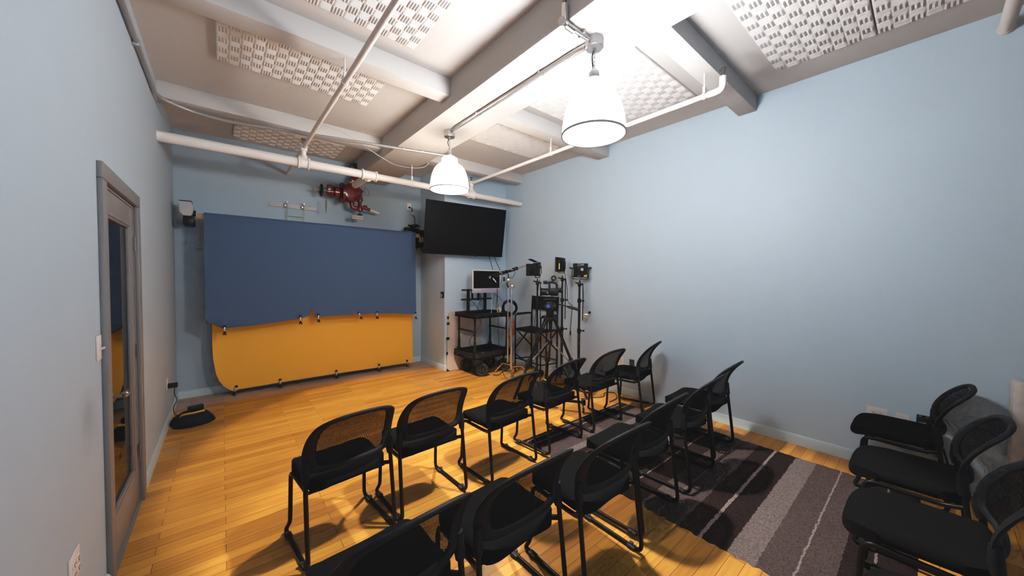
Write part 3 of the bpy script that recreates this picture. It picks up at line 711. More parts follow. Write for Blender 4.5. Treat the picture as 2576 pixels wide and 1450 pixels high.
# ------------------------------------------------------------------ wall plates
def plate(name, label, cat, loc, rz, w_, h_, kind, group=None):
    """built facing -Y, then turned"""
    t = thing(name, label, cat, loc, rz, group)
    MB().box((0, -.003, 0), (w_, .006, h_), None, .0025).build('cover_plate', M['white'] if kind != 'dark' else M['slot'], t)
    def sock(x, z):
        s = MB(); s.disc([(.0165, 0), (.0165, .003), (.015, .004)], (x, -.006, z), 20, (0, -1, 0)); o = s.build('socket', M['white'], t)
        q = MB()
        for dx, dz, a, b in ((-.006, .004, .0022, .008), (.006, .004, .0022, .007), (0, -.007, .005, .005)): q.box((x + dx, -.0105, z + dz), (a, .001, b))
        q.build('slots', M['slot'], o)
    if kind == 'duplex': sock(0, .019); sock(0, -.019)
    if kind == 'quad':
        for x in (-.023, .023): sock(x, .019); sock(x, -.019)
    if kind == 'switch':
        s = MB(); s.box((0, -.007, 0), (.012, .004, .026)); s.box((0, -.015, -.004), (.007, .018, .009), Euler((-.5, 0, 0)), .002); s.build('toggle', M['white'], t)
    if kind == 'data':
        MB().box((0, -.0065, -.006), (.017, .003, .015)).build('port', M['bluedot'], t); MB().disc([(.003, 0), (.003, .002)], (0, -.006, .035), 10, (0, -1, 0)).build('screw', M['steel'], t)
    return t
PL, PR = R(90), R(-90)
plate('light_switch', 'white light switch plate beside the door frame', 'light switch', (XL, 2.505, 1.222), PL, .072, .118, 'switch')
plate('wall_outlet', 'white four-socket outlet low on the door wall, bottom left corner', 'outlet', (XL, 2.08, .44), PL, .118, .118, 'quad')
plate('wall_outlet', 'white outlet low on the door wall with a black adapter plugged in', 'outlet', (XL, 5.06, .44), PL, .072, .118, 'duplex')
plate('wall_outlet', 'white outlet high on the back wall, above the right end of the blue roll', 'outlet', (2.632, YB, 2.86), 0, .072, .118, 'duplex')
plate('wall_outlet', 'white four-socket outlet on the blue wall behind the front row', 'outlet', (XR, 2.685, .442), PR, .122, .118, 'quad')
plate('wall_plate', 'dark wall plate right of the outlet behind the front row', 'wall plate', (XR, 2.50, .435), PR, .072, .118, 'dark')
plate('wall_outlet', 'white four-socket outlet on the blue wall above the back row seat', 'outlet', (XR, .25, .448), PR, .118, .118, 'quad')
plate('wall_plate', 'white data plate with a blue port, beside the back row outlet', 'wall plate', (XR, .108, .44), PR, .075, .118, 'data')
plate('wall_outlet', 'grey-white outlet behind the cart, low on the boxed-out wall', 'outlet', (3.79, CY, .47), 0, .072, .118, 'duplex')
bb_ = thing('converter_box', 'small black converter box on the blue wall by the back row chair', 'box', (XR, 0, 0))
MB().box((-.018, -.003, .425), (.034, .078, .15), None, .003).build('box_body', M['black'], bb_)
fz = MB(); fz.box((-.004, .0, .505), (.006, .070, .02)); fz.build('mounting_flange', M['black'], bb_)
ho = MB()
for y in (-.018, .016): ho.box((-.0075, y, .507), (.001, .014, .005))
ho.build('flange_hole', M['grey'], bb_)
lo_ = MB()
for k in range(6): lo_.box((-.0356, .020 - k * .006, .462 + .0015 * (k % 2)), (.001, .004, .006))
lo_.build('printed_mark', M['logo'], bb_)

# adapter, bag and cables on the left
ad = thing('power_adapter', 'black power adapter plugged into the outlet by the floor bag', 'power adapter', (XL, 5.06, .42))
MB().box((.045, 0, .0), (.075, .055, .045), None, .006).build('adapter_body', M['black'], ad)
MB().tube(smooth([(.06, 0, -.02), (.055, 0, -.09), (.075, -.02, -.16), (.05, -.03, -.22), (.06, -.04, -.30), (.12, .0, -.345), (.17, -.02, -.32)]), .0035, 6).build('adapter_cord', M['black'], ad)
def sandbag(name, label, loc, rz, L_=.42, W_=.30, Hh=.10):
    t = thing(name, label, 'sandbag', loc, rz)
    m = MB(); nx, ny = 24, 14
    def pt(i, j, up):
        u, v = -1 + 2 * i / nx, -1 + 2 * j / ny
        wv = (1 - .55 * abs(u) ** 3); hh = (1 - abs(u) ** 3) ** .6 * (1 - abs(v) ** 2.6) ** .55 if abs(u) < 1 and abs(v) < 1 else 0
        lob = .55 + .45 * abs(v) if True else 1
        return (u * L_ / 2, v * W_ / 2 * wv, .012 + (Hh * hh * (lob if up else 0)) + (.006 * math.sin(9 * u + 5 * v) * hh if up else -.010))
    vs = [pt(i, j, True) for j in range(ny + 1) for i in range(nx + 1)]; N1 = len(vs); vs += [pt(i, j, False) for j in range(ny + 1) for i in range(nx + 1)]
    q = lambda i, j: j * (nx + 1) + i
    fs = [(q(i, j), q(i + 1, j), q(i + 1, j + 1), q(i, j + 1)) for j in range(ny) for i in range(nx)] + [(N1 + q(i, j), N1 + q(i, j + 1), N1 + q(i + 1, j + 1), N1 + q(i + 1, j)) for j in range(ny) for i in range(nx)]
    rim = [q(i, 0) for i in range(nx)] + [q(nx, j) for j in range(ny)] + [q(i, ny) for i in range(nx, 0, -1)] + [q(0, j) for j in range(ny, 0, -1)]
    fs += [(rim[k], rim[(k + 1) % len(rim)], N1 + rim[(k + 1) % len(rim)], N1 + rim[k]) for k in range(len(rim))]
    m.add(vs, fs).build('bag_body', M['navy'], t, ang=60)
    st = MB(); prs = smooth([(-.11, .02, .075), (-.09, -.05, .115), (.0, -.085, .12), (.08, -.06, .115), (.09, .0, .085)], 5); hw = .012
    for p in prs: st.v += [(p.x, p.y - .002, p.z - hw), (p.x, p.y - .006, p.z + hw)]
    st.f = [(2 * i, 2 * i + 2, 2 * i + 3, 2 * i + 1) for i in range(len(prs) - 1)]
    so = st.build('carry_strap', M['yellow'], t, ang=60); md_ = so.modifiers.new('thick', 'SOLIDIFY'); md_.thickness = .003
    return t
sandbag('sandbag', 'black sandbag with yellow strap lying by the door wall, power brick on top', (-.255, 5.03, 0), R(14), .34, .36, .13)
pb = thing('power_brick', 'black power brick resting on the sandbag by the door wall', 'power brick', (-.235, 5.08, .108), R(8))
MB().box((0, 0, .028), (.13, .07, .05), None, .010).build('brick_body', M['black'], pb)

# ------------------------------------------------------------------ red valve, ladder rack, sign
v = thing('sprinkler_valve', 'red cast sprinkler valve assembly high on the back wall', 'valve', (0, 0, 0))
VY = 5.82
vb = MB(); vb.sphere((1.52, VY, 2.872), .135, 12, (1, .8, 1)); vb.disc([(.155, -.016), (.155, .016)], (1.44, VY, 2.862), 28, (1, 0, .06)); vb.disc([(.12, -.02), (.14, -.01), (.14, .02), (.10, .04)], (1.56, VY - .08, 2.875), 24, (.25, -1, 0)); vb.cyl((1.56, VY, 2.90), (1.68, VY, 2.97), .075, 20); vb.build('check_valve_body', M['red'], v)
gv = MB(); gv.cyl((1.23, VY, 2.858), (1.36, VY, 2.858), .042, 18); gv.disc([(.085, -.016), (.085, .016)], (1.372, VY, 2.86), 24, (1, 0, 0)); gv.disc([(.085, -.014), (.085, .014)], (1.345, VY, 2.86), 24, (1, 0, 0))
gv.tube([(1.23, VY, 2.90), (1.30, VY - .02, 2.925), (1.36, VY, 2.92)], .014, 8); gv.tube([(1.23, VY, 2.815), (1.30, VY - .02, 2.80), (1.36, VY, 2.80)], .014, 8); gv.disc([(.05, -.02), (.055, .0), (.045, .03)], (1.30, VY, 2.86), 18, (1, 0, 0)); gv.build('gate_valve', M['red'], v)
MB().box((1.255, VY - .035, 2.905), (.062, .05, .085), Euler((0, .05, 0)), .006).build('tamper_switch', M['red'], v)
hwm = MB()
hwm.tube([(1.157, VY + .085 * math.cos(a), 2.862 + .085 * math.sin(a)) for a in [2 * PI * i / 28 for i in range(28)]], .010, 8, closed=True)
for k in range(4):
    a = PI / 4 + PI / 2 * k; hwm.cyl((1.157, VY, 2.862), (1.157, VY + .085 * math.cos(a), 2.862 + .085 * math.sin(a)), .007, 8)
hwm.disc([(.022, -.012), (.022, .012)], (1.157, VY, 2.862), 14, (1, 0, 0)); hwm.build('handwheel', M['black'], v)
MB().cyl((1.04, VY, 2.862), (1.24, VY, 2.86), .010, 10).build('valve_stem', M['dsteel'], v)
tr = MB(); tr.cyl((1.702, VY, 2.97), (1.70, VY, 2.62), .030, 16); tr.disc([(.052, -.012), (.056, 0), (.052, .012)], (1.702, VY, 2.932), 18); tr.disc([(.042, -.03), (.046, 0), (.042, .03)], (1.70, VY, 2.80), 18); tr.disc([(.038, -.035), (.044, 0), (.036, .04)], (1.70, VY, 2.66), 18)
tr.tube(fillet([(1.70, VY, 2.665), (1.58, VY, 2.655), (1.578, VY, 2.79)], .05), .032, 14); tr.disc([(.036, -.012), (.038, 0), (.036, .012)], (1.578, VY, 2.73), 16)
tr.tube([(1.70, VY, 2.675), (1.76, VY, 2.685), (1.855, VY, 2.655)], [.022, .026, .026], 14); tr.disc([(.03, 0), (.03, .03)], (1.785, VY, 2.69), 14); tr.cyl((1.70, VY, 2.64), (1.70, VY, 2.60), .018, 12); tr.build('drain_trim', M['red'], v)
MB().cyl((1.85, VY, 2.657), (2.01, VY + .05, 2.632), .017, 12).build('drain_pipe', M['pipe'], v)
dh = MB(); dh.cyl((1.70, VY, 2.61), (1.70, VY, 2.565), .006, 8); dh.disc([(.04, -.006), (.042, 0), (.04, .006)], (1.70, VY, 2.562), 18); dh.build('drain_handle', M['black'], v)
fs_ = MB(); fs_.box((1.612, VY, 3.095), (.10, .09, .085), Euler((0, .1, 0)), .006); fs_.build('flow_switch', M['red'], v)
MB().cyl((1.585, VY, 3.06), (1.575, VY, 2.99), .04, 14).build('switch_base', M['tag'], v)
mb_ = MB(); mb_.box((1.625, VY + .05, 3.30), (.11, .12, .09), None, .008); mb_.tube(smooth([(1.62, VY, 3.35), (1.68, VY - .03, 3.37), (1.715, VY - .03, 3.33), (1.70, VY, 3.27)]), .004, 6); mb_.build('wiring_box', M['slot'], v)
MB().cyl((1.625, VY + .03, 3.12), (1.625, VY + .05, 3.28), .022, 10).build('riser_pipe', M['red'], v)
ti = MB(); ti.tube(smooth([(1.30, VY, 2.93), (1.40, VY - .02, 2.945), (1.56, VY - .03, 2.95)]), .008, 8); ti.tube([(1.78 + .055 * math.cos(a) * .6 + .03, VY, 2.945 + .055 * math.sin(a) - .03 * math.cos(a)) for a in [2 * PI * i / 20 for i in range(20)]], .006, 6, closed=True); ti.build('copper_tubing', M['dsteel'], v)
MB().cyl((1.44, VY, 2.87), (1.44, YB, 2.87), .05, 16).build('wall_connection', M['red'], v)
tg = thing('hanging_tag', 'cream paper tag hanging from the red valve handwheel', 'tag', (1.224, VY - .02, 0))
tm = MB(); tm.add([(0, -.0, 2.735), (.004, .09, 2.72), (.006, .10, 2.56), (-.004, .02, 2.515), (.008, -.005, 2.60)], [(0, 1, 2, 3, 4)]); to = tm.build('tag_card', M['tag'], tg); to.modifiers.new('t', 'SOLIDIFY').thickness = .004
MB().tube([(.015 * math.cos(a), 0, 2.755 + .018 * math.sin(a)) for a in [2 * PI * i / 14 for i in range(14)]], .0025, 6, closed=True).build('tag_ring', M['dsteel'], tg)
def text(body, size, mtl, parent, loc, rot, name='lettering'):
    cu = bpy.data.curves.new(name, 'FONT'); cu.body = body; cu.size = size; cu.extrude = .0004; cu.align_x = 'CENTER'; cu.align_y = 'CENTER'
    tmp = bpy.data.objects.new(name, cu); C.objects.link(tmp); dg = bpy.context.evaluated_depsgraph_get()
    me = bpy.data.meshes.new_from_object(tmp.evaluated_get(dg)); bpy.data.objects.remove(tmp)
    me.materials.clear(); me.materials.append(mtl)
    o = bpy.data.objects.new(name, me); C.objects.link(o); o.parent = parent; o.location = loc; o.rotation_euler = rot; return o
sg = thing('drain_valve_sign', 'small pale sign reading DRAIN VALVE under the red valve', 'sign', (1.663, 5.80, 2.512))
MB().box((0, 0, 0), (.165, .003, .055), None, .001).build('sign_plate', M['paper'], sg); text('DRAIN VALVE', .0245, M['ink'], sg, (0, -.0022, -.001), (R(90), 0, 0))
sgw = MB(); sgw.tube([(-.06, 0, .027), (.03, .01, .07)], .0012, 5); sgw.tube([(.06, 0, .027), (.04, .01, .07)], .0012, 5); sgw.build('hanging_wire', M['dsteel'], sg)
lr = thing('ladder_rack', 'pale board with two pulleys and wire rails above the blue roll', 'wall rack', (0, 0, 0))
MB().box((.84, YB - .010, 2.612), (.61, .02, .06), Euler((0, -.004, 0)), .003).build('back_board', M['wood'], lr)
for x in (.75, .966):
    MB().cyl((x, 6.035, 2.665), (x, 6.035, 2.20), .005, 8).build('rail', M['tag'], lr)
    p = MB(); p.disc([(.012, -.02), (.024, -.014), (.018, 0), (.024, .014), (.012, .02)], (x - .018, 6.045, 2.61), 18, (.5, -1, 0)); p.disc([(.01, -.006), (.014, 0), (.01, .006)], (x, 6.035, 2.662), 12, (0, 1, 0)); p.build('pulley', M['steel'], lr)
MB().cyl((.75, 6.035, 2.465), (.966, 6.035, 2.465), .0045, 8).build('rung', M['tag'], lr)

# ------------------------------------------------------------------ television on the boxed-out wall
tv = thing('television', 'large black wall television tilted down, beside the blue paper', 'television', (3.152, 4.95, 2.358), R(-4.445))
MB().box((0, 0, 0), (1.48, .022, .835), Euler((R(8.96), 0, 0)), .004).build('screen_panel', M['tvscreen'], tv)
MB().box((0, .035, -.03), (.9, .05, .55), Euler((R(8.96), 0, 0)), .015).build('rear_housing', M['black'], tv)
ta = MB(); ta.tube(fillet([(.0, .05, -.02), (.10, .11, -.02), (.06, .20, -.02)], .02), .02, 8); ta.box((.12, .215, -.02), (.22, .02, .3), None, .003); ta.build('wall_arm', M['black'], tv)
MB().box((.12, -.07, -.425), (.03, .02, .018), None, .004).build('sensor_bump', M['black'], tv)
tag(MB().tube(smooth([(2.848, 5.165, 2.0), (2.848, 5.16, 1.7), (2.848, 5.16, 1.33)]), .0045, 8).build('television_cable', M['cordg']), 'thin grey cable running down the wall corner under the television', 'cable')
tag(MB().tube(smooth([(3.70, 5.10, 2.05), (3.68, 5.05, 1.95), (3.62, 4.86, 1.70), (3.60, 4.86, 1.62)]), .005, 8).build('television_cable', M['black']), 'slanting black cable from the television to the monitor', 'cable')
tag(MB().tube(smooth([(3.86, 5.12, 2.05), (3.86, 5.10, 1.9), (3.86, 4.90, 1.6), (3.80, 4.92, 1.40), (3.74, 4.9, 1.2), (3.72, 4.88, 1.02)]), .005, 8).build('television_cable', M['black']), 'straight black cable from the television past the monitor edge', 'cable')
rc = thing('cable_box', 'small black box hung on the wall corner under the grey cable', 'box', (CX - .022, 5.222, 1.28))
MB().box((0, 0, 0), (.04, .06, .10), None, .005).build('box_body', M['black'], rc); MB().box((-.024, -.012, -.01), (.01, .022, .05), None, .003).build('box_latch', M['grey'], rc)

# cord of the high outlet
oc = thing('outlet_cord', 'black cord plugged in the high outlet, hanging to the roll bracket', 'cord', (2.632, YB, 2.84))
MB().disc([(.017, 0), (.017, .02), (.010, .028)], (0, -.011, -.0), 14, (0, -1, 0)).build('plug', M['black'], oc)
MB().tube(smooth([(0, -.03, 0), (.03, -.06, -.02), (.035, -.07, -.06), (.03, -.075, -.09)]), .006, 8).build('cord', M['black'], oc)
MB().box((.028, -.08, -.115), (.026, .022, .05), Euler((0, .15, 0)), .004).build('inline_plug', M['white'], oc)
MB().tube(smooth([(.025, -.085, -.14), (.06, -.12, -.20), (.02, -.2, -.32), (-.02, -.2, -.385)]), .006, 8).build('cord', M['black'], oc)

# ------------------------------------------------------------------ foam board
fb = thing('foam_board', 'white foam board with black tape tabs leaning behind the cart', 'foam board', (0, 0, 0))
def fbp(x, z, off=0): return (x, 5.125 + .052 * z / .99 - off, z)
bm_ = MB(); o_ = [(2.868, .004), (3.575, .004), (3.62, .985), (2.965, .995), (2.925, .955)]
bm_.add([fbp(*p) for p in o_] + [fbp(*p, -.008) for p in o_], [(0, 1, 2, 3, 4), (9, 8, 7, 6, 5)] + [(i, (i + 1) % 5, (i + 1) % 5 + 5, i + 5) for i in range(5)]); bm_.build('board_sheet', M['board'], fb)
for x, z, w_, h_ in ((2.918, .895, .035, .05), (2.918, .795, .050, .045), (2.905, .545, .062, .045), (2.885, .30, .03, .05)):
    tp = MB(); tp.box(fbp(x, z, .001), (w_, .004, h_), Euler((-.05, 0, 0))); tp.build('tape_tab', M['matteblk'], fb)
MB().add([fbp(2.866, .002, .002), fbp(2.925, .002, .002), fbp(2.868, .05, .002)], [(0, 1, 2)]).build('tape_tab', M['matteblk'], fb)

# ------------------------------------------------------------------ video cart
ct_ = thing('video_cart', 'black two-tray equipment cart on four wheels', 'cart', (3.0, 4.5, 0))
CW, CD = .70, .53
def tray(z0, z1, x0, x1, y0, y1):
    m = MB(); t_ = .012
    m.bx(x0, x1, y0, y1, z0 + .01, z0 + .022); m.bx(x0, x1, y0, y0 + t_, z0, z1, .003); m.bx(x0, x1, y1 - t_, y1, z0, z1, .003); m.bx(x0, x0 + t_, y0, y1, z0, z1, .003); m.bx(x1 - t_, x1, y0, y1, z0, z1, .003); return m
tray(.93, 1.005, -.02, CW + .02, -.02, CD + .02).build('top_tray', M['matteblk'], ct_)
lt = tray(.285, .385, -.03, CW + .03, -.03, CD + .03).build('bottom_tray', M['matteblk'], ct_)
for x, y in ((.03, .03), (.03, CD - .03), (CW - .03, .03), (CW - .03, CD - .03)):
    p = MB(); p.cyl((x, y, .385), (x, y, .94), .0165, 14); p.cyl((x, y, .36), (x, y, .56), .022, 14); p.box((x, y, .40), (.055, .055, .06), None, .012); p.build('post', M['matteblk'], ct_)
for x in (.03, CW - .03):
    c_ = MB(); c_.cyl((x, .03, .72), (x, CD - .03, .72), .014, 12); c_.disc([(.022, -.02), (.024, 0), (.022, .02)], (x, .03, .72), 14); c_.disc([(.022, -.02), (.024, 0), (.022, .02)], (x, CD - .03, .72), 14); c_.build('cross_bar', M['matteblk'], ct_)
bt = MB()
for (x, z) in ((.02, .955), (.06, .975), (.05, .95), (.09, .945), (.20, .95), (.33, .945), (.46, .95), (.60, .955)): bt.disc([(.006, 0), (.005, .003)], (x, -.02, z), 8, (0, -1, 0))
for (x, z) in ((.02, .34), (.02, .315), (.055, .34), (.055, .315), (.02, .365), (.30, .30)): bt.disc([(.006, 0), (.005, .003)], (x, -.03, z), 8, (0, -1, 0))
for (y, z) in ((.06, .33), (.10, .31), (.2, .30), (.42, .33), (.46, .31), (.5, .35)): bt.disc([(.006, 0), (.005, .003)], (-.03, y, z), 8, (-1, 0, 0))
bt.build('bolt_heads', M['bolt'], ct_)
def caster(x, y, yaw):
    ax = Vector((math.cos(yaw), math.sin(yaw), 0)); c0 = Vector((x, y, .105))
    k = MB(); k.tube([c0 + ax * (.03 * math.cos(a)) * 0 + Vector((0, 0, 0)) for a in (0, 1)], .001, 4) if False else None
    t_ = MB(); t_.lathe([(.060, -.022), (.085, -.030), (.100, -.022), (.105, -.008), (.105, .008), (.100, .022), (.085, .030), (.060, .022)], c0, 30, ax); w_ = t_.build('wheel', M['rubber'], ct_)
    h_ = MB(); h_.disc([(.060, -.020), (.062, -.01), (.062, .01), (.060, .020)], c0, 24, ax); h_.build('wheel_hub', M['black'], w_)
    b_ = MB()
    side = ax.cross(Vector((0, 0, 1)))
    for q in range(5):
        a = 2 * PI * q / 5; r_ = .030
        for s_ in (-1, 1): b_.disc([(.0055, 0), (.005, .004)], c0 + ax * (.021 * s_) + side * (r_ * math.cos(a)) + Vector((0, 0, r_ * math.sin(a))), 8, ax * s_)
    b_.disc([(.010, 0), (.008, .006)], c0 + ax * .021, 10, ax); b_.disc([(.010, 0), (.008, .006)], c0 - ax * .021, 10, -ax); b_.build('wheel_bolts', M['bolt'], w_)
    f_ = MB()
    for s_ in (-1, 1): f_.tube([c0 + ax * (.038 * s_), c0 + ax * (.038 * s_) + Vector((0, 0, .10)), c0 + ax * (.02 * s_) + Vector((0, 0, .165))], .011, 8)
    f_.box((x, y, .277), (.10, .09, .018), None, .004); f_.cyl((x, y, .25), (x, y, .28), .03, 14); f_.build('caster_fork', M['black'], ct_)
for x, y, a in ((.165, .03, -2.2), (.165, .47, -1.95), (.60, .42, -2.1), (.655, .09, -2.25)): caster(x, y, a)
mn = MB()
mn.bx(.155, .195, .43, .47, 1.0, 1.38); mn.bx(.50, .54, .43, .47, 1.0, 1.40); mn.bx(.03, .66, .42, .44, 1.195, 1.222); mn.bx(.04, .33, .42, .44, 1.352, 1.378); mn.bx(.235, .26, .42, .45, 1.20, 1.36); mn.bx(.34, .37, .40, .43, 1.2, 1.45)
mn.disc([(.02, -.02), (.02, .02)], (.355, .41, 1.205), 12, (0, 1, 0)); mn.build('monitor_rack', M['matteblk'], ct_)
sm_ = MB(); sm_.box((.40, .20, .309), (.14, .03, .002), Euler((0, 0, -.5))); sm_.box((.35, .26, .309), (.07, .025, .002), Euler((0, 0, .1))); sm_.build('white_marking', M['ltape'], lt)

im = thing('desktop_monitor', 'lilac and white all-in-one computer screen mounted above the cart', 'monitor', (3.47, 4.83, 1.51), R(3))
MB().box((0, 0, .0), (.61, .012, .39), None, .004).build('monitor_body', M['bezel'], im)
MB().box((0, -.0068, .03), (.565, .002, .292), None).build('monitor_screen', M['screen'], im)
MB().box((0, -.0068, -.165), (.60, .002, .058), None).build('monitor_chin', M['lilac'], im)
MB().box((-.20, -.0082, -.152), (.165, .001, .022), Euler((0, -.03, 0))).build('pale_sticker', M['ltape'], im)
MB().box((.21, -.0082, -.147), (.14, .001, .008)).build('pale_sticker', M['ltape'], im)
MB().box((.05, .03, -.03), (.12, .05, .12), None, .01).build('mount_head', M['matteblk'], im)

cu_ = thing('paper_cup', 'white paper coffee cup with an orange print on the cart tray', 'cup', (3.655, 4.72, .953))
MB().disc([(.031, 0), (.031, .002), (.042, .098), (.040, .10)], (0, 0, 0), 24).build('cup_body', M['cup'], cu_)
MB().disc([(.044, .096), (.044, .104), (.036, .108), (.034, .116), (.031, .116)], (0, 0, 0), 24).build('cup_lid', M['bezel'], cu_)
lg = MB()
for j in range(2):
    for i in range(5):
        a = -2.35 + .14 * (i - 2); r_ = .0366 + (.0007 if j == 0 else .0052); lg.v.append((r_ * math.cos(a), r_ * math.sin(a), .03 + .045 * j))
lg.f = [(i, i + 1, i + 6, i + 5) for i in range(4)]
lg.build('cup_print', M['cupred'], cu_)

def coil(name, label, c, r, n, mtl, rad, sq=1.0, jit=.02, cat='cable coil', axis=(-.64, -.77)):
    m = MB(); ax = Vector((axis[0], axis[1], 0)).normalized(); sx = Vector((-ax.y, ax.x, 0)); c = Vector(c)
    for k in range(n):
        dx, dz, rr = (random.random() - .5) * jit, (random.random() - .5) * jit, r * (1 - .28 * random.random()); ph = random.random() * 6
        pts = []
        for i in range(28):
            a = 2 * PI * i / 28; w_ = 1 + .05 * math.sin(3 * a + ph)
            pts.append(c + sx * (rr * w_ * math.cos(a) * sq + dx) + Vector((0, 0, rr * w_ * math.sin(a) + dz)) + ax * ((random.random() - .5) * .004 + (k - n / 2) * rad * .9))
        m.tube(pts, rad, 6, closed=True)
    return tag(m.build(name, mtl), label, cat)
coil('cable_coil', 'black coiled cables hanging at the right end of the cart', (3.81, 4.62, 1.06), .135, 11, M['black'], .0055)
coil('cord_coil', 'orange extension cord coil hanging under the black cables by the cart', (3.80, 4.60, .72), .19, 6, M['cordo'], .006, .42, .03)
tag(MB().tube(smooth([(3.70, 4.55, .012), (3.80, 4.50, .010), (3.85, 4.58, .010), (3.78, 4.66, .010), (3.66, 4.62, .010), (3.60, 4.70, .010), (3.74, 4.74, .010), (3.9, 4.62, .010), (3.98, 4.52, .010)]), .006, 6).build('floor_cord', M['cordo']), 'orange cord lying in loops on the floor behind the chrome stand', 'cord')
tag(MB().tube(smooth([(3.33, 4.46, .008), (3.40, 4.40, .008), (3.5, 4.46, .008), (3.62, 4.52, .008), (3.72, 4.46, .008)]), .006, 6).build('floor_cord', M['black']), 'black cord on the floor between cart wheel and chrome stand', 'cord')
cc = [([(3.28, 4.80, 1.30), (3.30, 4.76, 1.22), (3.22, 4.74, 1.10), (3.28, 4.74, 1.03), (3.37, 4.74, 1.08), (3.34, 4.76, 1.20), (3.30, 4.80, 1.30)], 'black cable loop hanging under the lilac monitor'),
      ([(3.20, 4.93, 1.20), (3.10, 4.60, 1.12), (3.06, 4.47, 1.0), (3.09, 4.46, .86), (3.0, 4.48, .72), (2.96, 4.56, .60), (3.0, 4.60, .50), (3.12, 4.6, .48), (3.24, 4.56, .40)], 'black cable trailing over the left side of the cart'),
      ([(3.62, 4.80, 1.30), (3.66, 4.6, 1.15), (3.52, 4.46, 1.0), (3.60, 4.42, .90)], 'black cable dropping from the monitor over the tray edge')]
for p, lb in cc: tag(MB().tube(smooth(p), .004, 6).build('cart_cable', M['black']), lb, 'cable')
tag(MB().tube(smooth([(3.56, 4.80, 1.30), (3.50, 4.72, 1.18), (3.40, 4.60, 1.00), (3.37, 4.57, .965)]), .005, 6).build('cart_cable', M['cordg']), 'pale grey cable slanting from the monitor down to the tray', 'cable')

# ------------------------------------------------------------------ chrome stand and boom microphone
cs_ = thing('chrome_stand', 'chrome grip stand beside the cart holding the microphone boom', 'light stand', (3.557, 4.27, 0))
MB().cyl((0, 0, .10), (0, 0, 1.06), .0200, 18).build('lower_column', M['chrome'], cs_)
MB().cyl((0, 0, 1.04), (0, 0, 1.43), .0155, 18).build('upper_column', M['chrome'], cs_)
cl_ = MB()
for z in (1.03, 1.075, 1.12): cl_.disc([(.022, -.016), (.026, -.012), (.026, .012), (.022, .016)], (0, 0, z), 18)
cl_.build('collar', M['steel'], cs_)
for k, a in enumerate((R(232), R(345), R(105))):
    d_ = Vector((math.cos(a), math.sin(a), 0)); z_ = .10 + .035 * k
    MB().tube(fillet([d_ * .0 + Vector((0, 0, z_)), d_ * .17 + Vector((0, 0, z_ + .01)), d_ * .33 + Vector((0, 0, .012))], .03), .0115, 10).build('leg', M['chrome'], cs_)
MB().cyl((-.074, 0, .225), (-.074, 0, 1.42), .011, 12).build('grip_arm', M['chrome'], cs_)
def griphead(c):
    g = MB(); c = Vector(c); g.disc([(.034, -.020), (.036, -.014), (.036, .014), (.034, .020)], c, 20, (.6, -.8, 0)); g.disc([(.028, .0), (.030, .012), (.018, .02)], c + Vector((.6, -.8, 0)) * .02, 16, (.6, -.8, 0)); g.box(c + Vector((.01, .01, -.03)), (.03, .03, .05), None, .006); g.cyl(c, c + Vector((-.05, .02, .0)), .008, 8); return g
griphead((0, -.01, 1.44)).build('grip_head', M['chrome'], cs_)
gh = griphead((-.085, -.02, 1.535)).build('grip_head', M['chrome'], cs_)
kn = MB(); kn.box((-.155, 0, 1.55), (.016, .03, .07), Euler((0, .1, .4)), .007); kn.box((-.11, -.03, 1.455), (.02, .02, .09), Euler((0, -.5, 0)), .007); kn.build('tee_handle', M['black'], cs_)
kn = MB(); kn.cyl((-.085, -.02, 1.56), (-.085, -.02, 1.63), .008, 8); kn.build('mount_pin', M['black'], cs_)
bo = thing('boom_microphone', 'black shotgun microphone on a boom pole above the chrome stand', 'microphone', (0, 0, 0))
A_, B_ = Vector((3.109, 4.25, 1.578)), Vector((4.02, 4.40, 1.795)); dr = (B_ - A_)
def along(t_): return A_ + dr * t_
MB().cyl(along(.0), along(.22), .020, 18).build('microphone_body', M['black'], bo)
MB().disc([(.021, -.006), (.021, .004), (.017, .006)], along(0), 18, -dr).build('microphone_ring', M['chrome'], bo)
MB().cyl(along(.2), along(.52), .017, 14).build('pole_grip', M['matteblk'], bo)
MB().cyl(along(.5), along(1.0), .010, 12).build('boom_pole', M['core'], bo)
cm = MB()
for t_ in (.17, .33, .41, .60, .68): cm.box(along(t_), (.028, .05, .055), Euler((0, -.24, .16)), .006)
cm.tube(smooth([along(.43) + Vector((0, -.01, -.03)), along(.46) + Vector((0, -.02, -.10)), along(.56) + Vector((0, -.02, -.12)), along(.63) + Vector((0, -.01, -.04))]), .004, 6)
cm.tube([along(.44) + Vector((0, 0, -.012)), along(.62) + Vector((0, 0, -.02))], .010, 8); cm.build('pole_clips', M['black'], bo)
MB().box(along(.27) + Vector((0, -.019, .006)), (.02, .004, .012)).build('yellow_dot', M['ledyel'], bo)
MB().tube([(3.165, 4.245, 1.56), (3.19, 4.235, 1.535), (3.215, 4.23, 1.50)], [.009, .009, .006], 10).build('connector', M['bezel'], bo)
MB().tube(smooth([(3.21, 4.23, 1.505), (3.235, 4.225, 1.44), (3.235, 4.22, 1.25), (3.235, 4.20, 1.0), (3.24, 4.20, .7), (3.27, 4.19, .35), (3.30, 4.15, .10), (3.34, 4.05, .01), (3.45, 3.98, .01)]), .0045, 8).build('microphone_cable', M['black'], bo)

